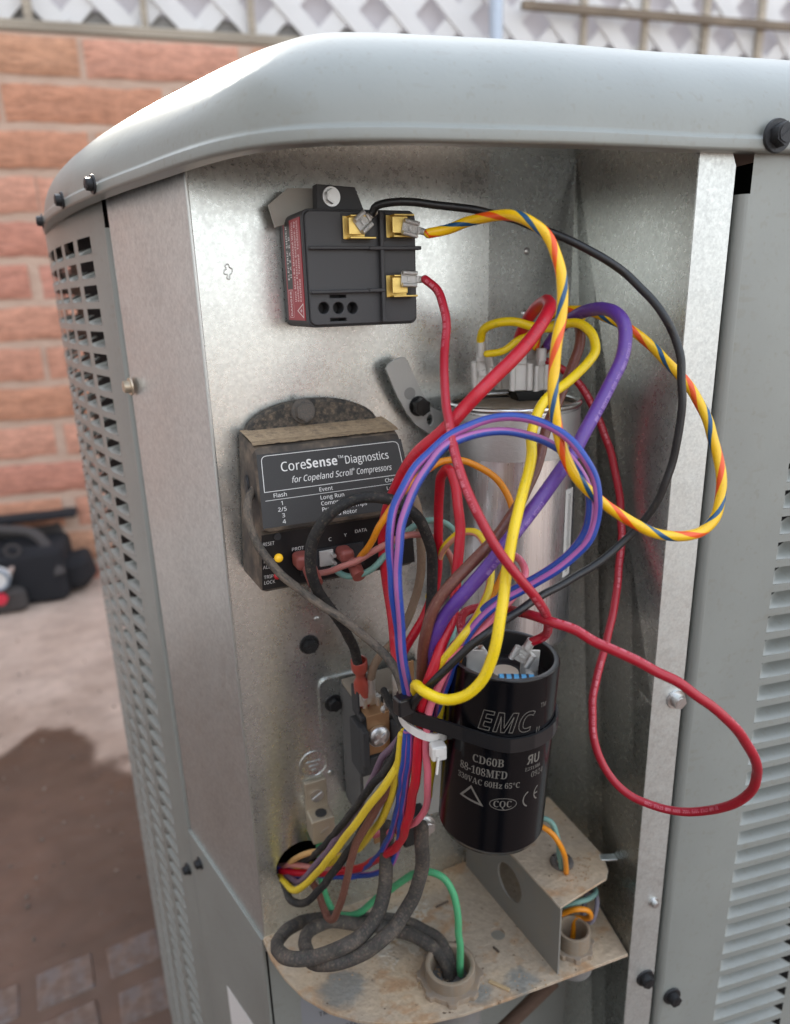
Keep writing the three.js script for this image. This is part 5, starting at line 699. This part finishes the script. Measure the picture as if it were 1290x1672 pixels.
wire('green_wire', 'pale green ground wire rising from the conduit connector and arching to the ground lug', WM.green, 4.2, [[752, 1590, 0.324], [752, 1570, 0.322], [749, 1520, 0.320], [745, 1474, 0.322], [733, 1443], [712, 1426, 0.328], [690, 1423], [667, 1432, 0.338], [642, 1449], [614, 1469, 0.348], [590, 1488], [567, 1495, 0.354], [547, 1489], [535, 1470, 0.360], [528, 1450], [524, 1420, 0.362], [522, 1385, 0.362], [521, 1352, 0.360], [520, 1336, 0.362]]);
wire('grey_wire', 'dust-caked wire looping out of the left side of the module into the bundle', WM.dusty, 4.2, [[420, 792, 0.345], [412, 803, 0.334], [404, 822, 0.324], [405, 848, 0.318], [417, 880], [440, 916, 0.312], [468, 945], [501, 972, 0.308], [538, 996], [566, 1015, 0.302], [592, 1036], [614, 1056, 0.294], [634, 1077], [648, 1099, 0.284], [657, 1124], [662, 1150, 0.278], [664, 1180, 0.279]]);
const wConA = wire('black_wire', 'dusty thick black wire looped over the module label, ending in a red push-on sleeve', WM.dustyBlack, 5.4, [[586, 1094, 0.339], [581, 1070, 0.336], [572, 1046, 0.330], [552, 1010, 0.322], [527, 977, 0.314], [511, 948, 0.308], [507, 920], [509, 891, 0.302], [521, 861], [543, 836, 0.300], [571, 819], [601, 812, 0.302], [631, 816], [660, 826, 0.306], [682, 846], [696, 873, 0.312], [704, 902], [706, 934, 0.318], [704, 980, 0.318], [699, 1030, 0.312], [694, 1080, 0.302], [690, 1130, 0.294], [686, 1190, 0.288]]);
{ // insulated red sleeve on its end
  const a = atD(586, 1078, 0.3385), b = atD(594, 1158, 0.348), d = b.clone().sub(a), L = d.length(), q = new THREE.Quaternion().setFromUnitVectors(V(0, 1, 0), d.clone().normalize());
  const prof = [[0.0036, 0], [0.0046, 0.0002], [0.0045, 0.006], [0.0028, 0.0095], [0.0027, 0.0130], [0.0040, 0.0155], [0.0043, 0.0175], [0.0040, L - 0.001], [0.001, L]].map(([x, y]) => new THREE.Vector2(x, y));
  const g = new THREE.LatheGeometry(prof, 24); const p = g.attributes.position; for (let i = 0; i < p.count; i++) if (p.getY(i) > 0.014) p.setZ(i, p.getZ(i) * 0.72); g.computeVertexNormals(); g.applyQuaternion(q);
  part('red_sleeve', g, new THREE.MeshPhysicalMaterial({ color: lin(0.55, 0.10, 0.07), roughness: 0.32, transmission: 0.25, thickness: 0 }), wConA.m, a.clone().sub(wConA.o));
}
const wConB = wire('grey_wire', 'dusty brown-black wire curving behind the loops to the bare connector on the contactor', WM.tan, 4.6, [[648, 792, 0.344], [664, 800, 0.342], [676, 812, 0.340], [684, 840, 0.338], [687, 877], [688, 909, 0.338], [685, 945], [678, 978, 0.338], [664, 1012], [648, 1040, 0.336], [629, 1062], [613, 1082, 0.338], [606, 1106, 0.342]]);
spade(wConB, atD(606, 1104, 0.342), atD(607, 1178, 0.348), V(0.3, 0.5, 1).normalize(), 1.15);
const wConC = wire('black_wire', 'short black wire from the right contactor connector up to the ties', WM.dustyBlack, 4.2, [[627, 1128, 0.338], [635, 1146, 0.330], [645, 1164, 0.316], [656, 1182, 0.298], [662, 1210, 0.290]]);
spade(wConC, atD(629, 1130, 0.337), atD(638, 1180, 0.346), V(0.3, 0.5, 1).normalize(), 1.0);
wire('pink_wire', 'dull pink thin wire from the module sockets to behind the red loop', WM.salmon, 3.2, [[495, 934, 0.336], [520, 936, 0.330], [547, 930, 0.324], [578, 917], [613, 899, 0.318], [636, 886], [660, 875, 0.318], [682, 872], [706, 877, 0.322], [723, 890], [736, 909, 0.328], [742, 940, 0.334], [738, 985, 0.336], [722, 1040, 0.326], [706, 1100, 0.306], [696, 1160, 0.290]]);
wire('teal_wire', 'dusty teal thin wire drooping under the module sockets and up behind the loops', WM.teal, 3.2, [[543, 918, 0.340], [549, 932, 0.332], [566, 941, 0.326], [589, 938], [613, 923, 0.320], [636, 897], [658, 874, 0.322], [678, 857], [699, 850, 0.326], [717, 850], [733, 858, 0.330], [745, 875, 0.334], [752, 905, 0.340], [752, 950, 0.342], [745, 1010, 0.336], [728, 1080, 0.316], [708, 1160, 0.292]]);
// control wires through the cover plate
wire('teal_wire', 'dusty teal control wire dropping through the bushing in the cover plate', WM.teal, 3.3, [[862, 1345, 0.352], [882, 1334, 0.348], [897, 1340, 0.345], [907, 1354, 0.343], [911, 1374, 0.343], [914, 1395, 0.345], [916, 1425, 0.350], [905, 1470, 0.352], [880, 1500, 0.356]]);
wire('orange_wire', 'orange control wire dropping through the bushing in the cover plate', WM.orange, 3.3, [[858, 1352, 0.348], [880, 1347, 0.343], [897, 1359, 0.339], [911, 1376, 0.337], [920, 1393, 0.338], [924, 1412, 0.343], [922, 1440, 0.350], [908, 1480, 0.352], [884, 1506, 0.356]]);
wire('teal_wire', 'short teal control wire spliced under the cover plate', WM.teal, 3.3, [[896, 1488, 0.352], [916, 1480, 0.346], [940, 1474, 0.343], [960, 1469, 0.346], [972, 1458, 0.352], [970, 1448, 0.360]]);
wire('orange_wire', 'orange control wire curled under the cover plate above the small connector', WM.orange, 3.3, [[894, 1504, 0.352], [912, 1495, 0.345], [932, 1488, 0.341], [950, 1481, 0.340], [961, 1487, 0.341], [964, 1497, 0.344], [954, 1502, 0.348], [944, 1490, 0.351], [938, 1510, 0.350], [934, 1545, 0.347]]);
wire('purple_wire', 'grey-purple control wire coiled in a ring beside the small connector', WM.gaugeGrey, 3.0, [[948, 1496, 0.352], [954, 1507, 0.348], [968, 1504, 0.345], [974, 1490, 0.346], [970, 1474, 0.350], [974, 1460, 0.353], [968, 1450, 0.356], [958, 1458, 0.358], [950, 1500, 0.354], [940, 1545, 0.348]]);

// ---------------------------------------------------------------- cable ties
function bandGeo(path, hgt, thick) { // closed path of points, upright strap
  const n = path.length, pos = [], idx = [], uv = [];
  const nr = path.map((p, i) => { const t = path[(i + 1) % n].clone().sub(path[(i + n - 1) % n]); return V(t.z, 0, -t.x).normalize(); });
  const c = path.reduce((s, p) => s.add(p), V(0, 0, 0)).multiplyScalar(1 / n); if (nr[0].dot(path[0].clone().sub(c)) < 0) nr.forEach((q) => q.negate());
  const sec = [[0, -0.5], [1, -0.5], [1.15, -0.36], [1.15, 0.36], [1, 0.5], [0, 0.5]];
  for (let i = 0; i <= n; i++) sec.forEach(([o, y], k) => { const p = path[i % n].clone().addScaledVector(nr[i % n], o * thick); pos.push(p.x, p.y + y * hgt, p.z); uv.push(i / n * 10, k / 6); });
  for (let i = 0; i < n; i++) for (let k = 0; k < 6; k++) { const a = i * 6 + k, b = i * 6 + (k + 1) % 6, cc = a + 6, d = b + 6; idx.push(a, cc, b, b, cc, d); }
  const g = new THREE.BufferGeometry(); g.setAttribute('position', new THREE.Float32BufferAttribute(pos, 3)); g.setAttribute('uv', new THREE.Float32BufferAttribute(uv, 2)); g.setIndex(idx); g.computeVertexNormals(); return toCreasedNormals(g, 0.7);
}
function hull2(c1, r1, c2, r2, yOf) { const pts = [], N = 48; const dx = c2[0] - c1[0], dd = c2[1] - c1[1], D = Math.hypot(dx, dd), base = Math.atan2(dd, dx), al = Math.acos((r1 - r2) / D); for (let i = 0; i <= N; i++) { const a = base + al + i / N * (2 * Math.PI - 2 * al); pts.push([c1[0] + r1 * Math.cos(a), c1[1] + r1 * Math.sin(a)]); } for (let i = 0; i <= N / 2; i++) { const a = base - al + i / (N / 2) * 2 * al; pts.push([c2[0] + r2 * Math.cos(a), c2[1] + r2 * Math.sin(a)]); }
  const w = pts.map(([x, d]) => V(x, yOf(x, d), -d)); const cv = new THREE.CatmullRomCurve3(w, true, 'centripetal'); return cv.getSpacedPoints(160).slice(0, 160); }
{
  const bc = atD(692, 1180, 0.278), can = SCB.clone().lerp(SCT, 0.70);
  const yc = atD(812, 1219, 0.254).y, yl = atD(665, 1168, 0.268).y;
  const path = hull2([can.x, 0.28], SCR + 0.0003, [bc.x + 0.0002, 0.2785], 0.0112, (x) => yc + (yl - yc) * Math.max(0, (can.x - x)) / 0.045);
  const t = thing('cable_tie', 'wide black cable tie binding the black capacitor to the wire bundle', 'cable tie', path[0].clone()); const local = path.map((p) => p.clone().sub(t.position));
  const BT = new THREE.MeshPhysicalMaterial({ color: lin(0.012, 0.012, 0.013), roughness: 0.32, clearcoat: 0.3 });
  part('strap', bandGeo(local, 0.0066, 0.0012), BT, t);
  const hd = atD(660, 1150, 0.268); part('tie_head', rbox(0.0085, 0.0085, 0.0065, 0.0012), BT, t, hd.clone().sub(t.position), 0.5);
  const wc = atD(692, 1200, 0.278), wy0 = atD(655, 1182, 0.270).y, wy1 = atD(722, 1218, 0.266).y, wp = []; for (let i = 0; i < 72; i++) { const a = i / 72 * 2 * Math.PI, x = wc.x + 0.0102 * Math.cos(a); wp.push(V(x, wy0 + (wy1 - wy0) * (Math.cos(a) + 1) / 2, -(0.2785 + 0.0106 * Math.sin(a)))); }
  const w = thing('cable_tie', 'narrow white cable tie round the wire bundle with a square head', 'cable tie', wp[0].clone()); part('strap', bandGeo(wp.map((p) => p.clone().sub(w.position)), 0.0042, 0.0011), WM.whiteTie, w);
  const h2 = atD(715, 1226, 0.265); part('tie_head', [rbox(0.0068, 0.0072, 0.0055, 0.0009), rbox(0.0046, 0.004, 0.001, 0.0003, 0, 0.0012, 0.0027)], WM.whiteTie, w, h2.clone().sub(w.position), 0.25);
  const tA = atD(716, 1236, 0.262), tB = atD(713, 1263, 0.261); part('tie_tail', along(new THREE.BoxGeometry(0.0022, 1, 0.0009), tA, tB), WM.whiteTie, w, w.position.clone().negate());
}
{ // brown line coming down behind the tray
  const a = atD(905, 1600, 0.372), b = atD(812, 1690, 0.356), t = thing('brown_pipe', 'thin brown insulated line slanting down under the tray', 'pipe', a); part('insulation', along(cyl(0.0046, 1, 18), V(0, 0, 0), b.clone().sub(a)), DUSTY(0.10, 0.055, 0.035, 0.2, 4), t);
}
// ---------------------------------------------------------------- loose bits on the tray
{
  const chip = DUSTY(0.5, 0.36, 0.2, 0.1, 30), L = [['thin splinter of pale wood near the tray rim by the cover plate', 815, 1611, 0.013, -0.5], ['dark wood splinter by the round black hole in the tray', 810, 1552, 0.005, -0.9], ['short twig on the dirt at the back of the tray', 722, 1478, 0.010, 0.5], ['tiny yellow straw beside the large conduit locknut', 686, 1604, 0.005, 1.2]];
  L.forEach(([label, px, py, len, a], i) => { const p = atY(px, py, H + SH), t = shade(new THREE.Mesh(rbox(len, 0.0012, i ? 0.0012 : 0.0022, 0.0004), i === 1 || i === 2 ? DUSTY(0.10, 0.07, 0.05, 0.1, 9) : chip)); t.name = numbered('wood_splinter'); t.position.set(p.x, H + SH + 0.0009, p.z); t.rotation.y = a; scene.add(t); tag(t, label, 'splinter'); });
  const onTray = (x, d) => { const poly = [...shelfPts, E3, E4]; let c = false; for (let i = 0, j = poly.length - 1; i < poly.length; j = i++) { const [a, b] = poly[i], [e, f] = poly[j]; if ((b > d) !== (f > d) && x < (e - a) * (d - b) / (f - b) + a) c = !c; } return c; };
  // crumbs of soil: nobody could count them
  const g = new THREE.IcosahedronGeometry(0.0006, 0), im = new THREE.InstancedMesh(g, std({ color: lin(0.40, 0.27, 0.16), roughness: 1 }), 900), M = new THREE.Matrix4(), C = [[690, 1440, 60, 20], [560, 1560, 60, 40], [700, 1600, 40, 18], [740, 1420, 60, 25], [940, 1420, 30, 20], [445, 1535, 18, 12], [860, 1590, 90, 40], [640, 1500, 70, 40]];
  for (let i = 0; i < 900; i++) { const c = C[i % C.length], top = i % C.length === 4, p = atY(c[0] + rnd(-1, 1) * c[2], c[1] + rnd(-1, 1) * c[3], H + (top ? -0.3375 : SH)), s = rnd(0.3, 1.2); if (!top && !onTray(p.x, -p.z)) { M.makeScale(1e-4, 1e-4, 1e-4).setPosition(0.03, H + SH - 0.0008, -0.36); im.setMatrixAt(i, M); continue; } M.compose(V(p.x, p.y + 0.0002, p.z), new THREE.Quaternion().setFromEuler(new THREE.Euler(rnd(0, 6), rnd(0, 6), 0)), V(s, s * 0.7, s)); im.setMatrixAt(i, M); }
  im.name = 'soil_crumbs'; tag(im, 'crumbs of tan soil scattered over the tray', 'soil', null, 'stuff'); scene.add(shade(im));
}

// ---------------------------------------------------------------- tool bag by the wall
{
  const c = atY(20, 1000, 0), yaw = WALL.turn, t = thing('tool_bag', 'open black and grey tool bag on the ground by the block wall', 'tool bag', V(c.x - 0.06, 0, c.z - 0.12), yaw); t.scale.y = 0.86;
  const cloth = (r, g, b) => std({ color: lin(r, g, b), roughness: 0.9, bumpMap: rep(nzFine, 6), bumpScale: 0.002 });
  const BKc = cloth(0.018, 0.018, 0.022), GYc = cloth(0.085, 0.075, 0.072), soft = (w, h, d, r, x, y, z, wob = 0.012) => { const g = new RoundedBoxGeometry(w, h, d, 5, r), p = g.attributes.position; for (let i = 0; i < p.count; i++) { const a = p.getX(i), b = p.getY(i), e = p.getZ(i); p.setXYZ(i, a + (vnoise(b * 20 + 3, e * 20, 64) - 0.5) * wob, b + (vnoise(a * 18, e * 18 + 5, 64) - 0.5) * wob, e + (vnoise(a * 18 + 9, b * 18, 64) - 0.5) * wob); } g.computeVertexNormals(); return g.translate(x, y, z); };
  part('body', [soft(0.46, 0.20, 0.20, 0.03, -0.05, 0.10, 0)], BKc, t);
  part('front_pocket', [soft(0.26, 0.085, 0.05, 0.02, -0.06, 0.048, 0.125)], GYc, t);
  part('side_pouch', [soft(0.09, 0.13, 0.12, 0.035, 0.20, 0.085, 0.0, 0.03)], BKc, t);
  part('back_flap', [soft(0.44, 0.13, 0.03, 0.012, -0.06, 0.215, -0.085)], GYc, t);
  part('lid_flap', [soft(0.50, 0.02, 0.10, 0.009, -0.04, 0.278, -0.07, 0.02)], BKc, t);
  const arch = new THREE.CatmullRomCurve3([V(-0.26, 0.12, 0.06), V(-0.25, 0.225, 0.03), V(-0.15, 0.262, 0.02), V(0.02, 0.258, 0.02), V(0.10, 0.235, 0.03), V(0.14, 0.175, 0.06), V(0.165, 0.10, 0.09)]);
  part('handle', new THREE.TubeGeometry(arch, 60, 0.017, 12).scale(1, 1, 1), GYc, t);
  for (let i = 0; i < 5; i++) part('tool_loop', new THREE.TorusGeometry(0.020, 0.005, 8, 20).translate(-0.20 + i * 0.062, 0.205, 0.09), GYc, t);
  t.updateMatrixWorld(true); const gp = t.worldToLocal(atD(-6, 945, -t.position.z - 0.13)), rp = t.worldToLocal(atD(2, 977, -t.position.z - 0.14));
  part('gauge', [cylZ(0.036, 0.03, 32).translate(gp.x, gp.y, gp.z)], std({ color: lin(0.7, 0.69, 0.67), roughness: 0.4 }), t); part('gauge_ring', new THREE.TorusGeometry(0.036, 0.005, 10, 36).translate(gp.x, gp.y, gp.z + 0.016), std({ color: lin(0.25, 0.3, 0.36), metalness: 0.6, roughness: 0.4 }), t);
  part('red_knob', cylZ(0.019, 0.03, 20).translate(rp.x, rp.y, rp.z), std({ color: lin(0.62, 0.03, 0.06), roughness: 0.4 }), t);
  part('blue_handle', along(cyl(0.010, 1, 14), V(-0.02, 0.15, 0.09), V(-0.01, 0.215, 0.07)), std({ color: lin(0.03, 0.08, 0.3), roughness: 0.4 }), t);
  part('tan_handle', along(cyl(0.009, 1, 14), V(0.03, 0.13, 0.10), V(0.05, 0.165, 0.08)), std({ color: lin(0.45, 0.33, 0.28), roughness: 0.5 }), t);
}
// ---------------------------------------------------------------- the photographer, kneeling behind the phone: the bare metal and the black can mirror this figure
{
  const field = (c, half, res, sdf) => { // marching cubes of a distance field on a grid
    const mc = new MarchingCubes(res, BLACKPLASTIC, false, false, 120000); mc.isolation = 0;
    for (let k = 0; k < res; k++) for (let j = 0; j < res; j++) for (let i = 0; i < res; i++) mc.field[k * res * res + j * res + i] = -sdf(c.x + (i - res / 2) / (res / 2) * half, c.y + (j - res / 2) / (res / 2) * half, c.z + (k - res / 2) / (res / 2) * half);
    mc.update(); const n = mc.count, g = new THREE.BufferGeometry();
    g.setAttribute('position', new THREE.BufferAttribute(mc.positionArray.slice(0, n * 3), 3)); g.setAttribute('normal', new THREE.BufferAttribute(mc.normalArray.slice(0, n * 3), 3)); g.scale(half, half, half).translate(c.x, c.y, c.z);
    g.computeVertexNormals(); return g;
  };
  const cone = (a, b, ra, rb) => { const ax = a[0], ay = a[1], az = a[2], bx = b[0] - ax, by = b[1] - ay, bz = b[2] - az, L = bx * bx + by * by + bz * bz; return (x, y, z) => { const px = x - ax, py = y - ay, pz = z - az, t = Math.max(0, Math.min(1, (px * bx + py * by + pz * bz) / L)); return Math.hypot(px - bx * t, py - by * t, pz - bz * t) - (ra + (rb - ra) * t); }; };
  const blend = (list, k) => (x, y, z) => { let d = 9; for (const f of list) { const e = f(x, y, z), h = Math.max(0, Math.min(1, 0.5 + 0.5 * (d - e) / k)); d = d + (e - d) * h - k * h * (1 - h); } return d; };
  const bones = [];
  const B = (a, b, ra, rb) => bones.push(cone(a, b, ra, rb));
  B([0, 0.86, 0.39], [0, 0.79, 0.41], 0.052, 0.058); B([-0.13, 0.76, 0.42], [0.13, 0.76, 0.42], 0.07, 0.07); B([0, 0.72, 0.43], [0, 0.56, 0.47], 0.125, 0.115); B([-0.05, 0.66, 0.42], [0.05, 0.66, 0.42], 0.12, 0.12); B([-0.08, 0.45, 0.49], [0.08, 0.45, 0.49], 0.12, 0.12);
  for (const s of [-1, 1]) { B([s * 0.185, 0.76, 0.42], [s * 0.235, 0.55, 0.30], 0.058, 0.045); B([s * 0.235, 0.55, 0.30], [s * 0.075, 0.735, 0.075], 0.044, 0.028); }
  B([-0.10, 0.43, 0.46], [-0.17, 0.47, 0.10], 0.092, 0.062); B([-0.17, 0.47, 0.10], [-0.17, 0.10, 0.17], 0.060, 0.042); B([-0.17, 0.045, 0.20], [-0.19, 0.035, 0.02], 0.045, 0.035);
  B([0.10, 0.42, 0.46], [0.15, 0.075, 0.27], 0.092, 0.066); B([0.15, 0.07, 0.27], [0.14, 0.09, 0.66], 0.060, 0.045); B([0.14, 0.08, 0.68], [0.14, 0.035, 0.74], 0.042, 0.035);
  const t = thing('person', 'person in a dark shirt and trousers kneeling with a phone before the condenser', 'person', V(0, 0, 0));
  const body = field(V(0, 0.49, 0.38), 0.56, 92, blend(bones, 0.035));
  const H0 = [0, 0.985, 0.345], ell = (c, r) => (x, y, z) => { const a = (x - c[0]) / r[0], b = (y - c[1]) / r[1], d = (z - c[2]) / r[2], q = Math.hypot(a, b, d); return (q - 1) * Math.min(...r); };
  const headF = [ell([0, H0[1] + 0.02, H0[2] + 0.015], [0.074, 0.092, 0.094]), ell([0, H0[1] - 0.055, H0[2] - 0.03], [0.050, 0.062, 0.056]), cone([0, H0[1] + 0.005, H0[2] - 0.078], [0, H0[1] - 0.028, H0[2] - 0.096], 0.009, 0.014), cone([-0.03, H0[1] + 0.022, H0[2] - 0.07], [0.03, H0[1] + 0.022, H0[2] - 0.07], 0.012, 0.012), cone([-0.02, H0[1] - 0.062, H0[2] - 0.082], [0.02, H0[1] - 0.062, H0[2] - 0.082], 0.008, 0.008), cone([0, H0[1] - 0.07, H0[2] + 0.03], [0, 0.85, 0.39], 0.052, 0.050)];
  for (const s of [-1, 1]) headF.push(ell([s * 0.076, H0[1] - 0.005, H0[2] + 0.012], [0.012, 0.032, 0.020]));
  const head = field(V(0, 0.965, 0.345), 0.16, 84, blend(headF, 0.012));
  const hands = [];
  for (const s of [-1, 1]) {
    const f = [cone([s * 0.068, 0.738, 0.070], [s * 0.054, 0.752, 0.036], 0.026, 0.020), cone([s * 0.058, 0.765, 0.034], [s * 0.052, 0.715, 0.034], 0.016, 0.014)];
    [0.780, 0.758, 0.736, 0.716].forEach((y, i) => { const r = [0.0085, 0.0088, 0.0084, 0.0074][i], q = [0.014, 0.010, 0.013, 0.022][i]; f.push(cone([s * 0.055, y - 0.006, 0.030], [s * 0.050, y, 0.004], r + 0.001, r), cone([s * 0.050, y, 0.004], [s * (q + 0.012), y + 0.002, -0.006], r, r * 0.9), cone([s * (q + 0.012), y + 0.002, -0.006], [s * q, y + 0.002, -0.004], r * 0.9, r * 0.8)); });
    f.push(cone([s * 0.060, 0.755, 0.050], [s * 0.046, 0.795, 0.040], 0.012, 0.0095), cone([s * 0.046, 0.795, 0.040], [s * 0.028, 0.815, 0.032], 0.0095, 0.008));
    hands.push(field(V(s * 0.048, 0.765, 0.035), 0.075, 56, blend(f, 0.006)));
  }
  const skin = [0.36, 0.21, 0.14], shirt = [0.035, 0.04, 0.055], jeans = [0.03, 0.032, 0.038], boots = [0.05, 0.035, 0.025];
  const paintV = (g, fn) => { const p = g.attributes.position, c = new Float32Array(p.count * 3); for (let i = 0; i < p.count; i++) c.set(fn(p.getX(i), p.getY(i), p.getZ(i)), i * 3); g.setAttribute('color', new THREE.BufferAttribute(c, 3)); return g; };
  paintV(body, (x, y, z) => (y < 0.075 && (x < -0.1 || z > 0.6) ? boots : y > 0.845 ? skin : Math.hypot(Math.abs(x) - 0.075, y - 0.735, z - 0.075) < 0.085 ? skin : y > 0.47 && !(x < -0.03 && z < 0.34 && y < 0.56 && Math.abs(x + 0.17) < 0.085) ? shirt : jeans));
  paintV(head, () => skin); hands.forEach((h) => paintV(h, () => skin));
  const all = mergeGeometries([body, head, ...hands], false);
  part('body', all, std({ vertexColors: true, roughness: 0.85 }), t);
  const hair = field(V(0, 1.02, 0.36), 0.13, 44, (x, y, z) => Math.max(ell([0, H0[1] + 0.028, H0[2] + 0.022], [0.082, 0.098, 0.098])(x, y, z), -(y - 0.995 + (z - 0.36) * 0.75)));
  part('hair', hair, std({ color: lin(0.02, 0.014, 0.01), roughness: 0.8 }), t);
  for (const s of [-1, 1]) { part('eye', new THREE.SphereGeometry(0.011, 16, 12), std({ color: lin(0.75, 0.73, 0.7), roughness: 0.3 }), t, V(s * 0.031, H0[1] + 0.002, H0[2] - 0.072)); }
  const ph = thing('phone', 'black phone held upright in front of the open compartment', 'phone', V(0, 0.785, 0.032)); ph.rotation.x = -PITCH;
  part('case', rbox(0.076, 0.155, 0.008, 0.0035, 0, 0, 0), BLACKPLASTIC, ph); part('screen', rbox(0.070, 0.148, 0.0006, 0.0002, 0, 0, 0.0042), std({ color: lin(0.02, 0.02, 0.022), roughness: 0.1 }), ph);
}
renderer.render(scene, camera);
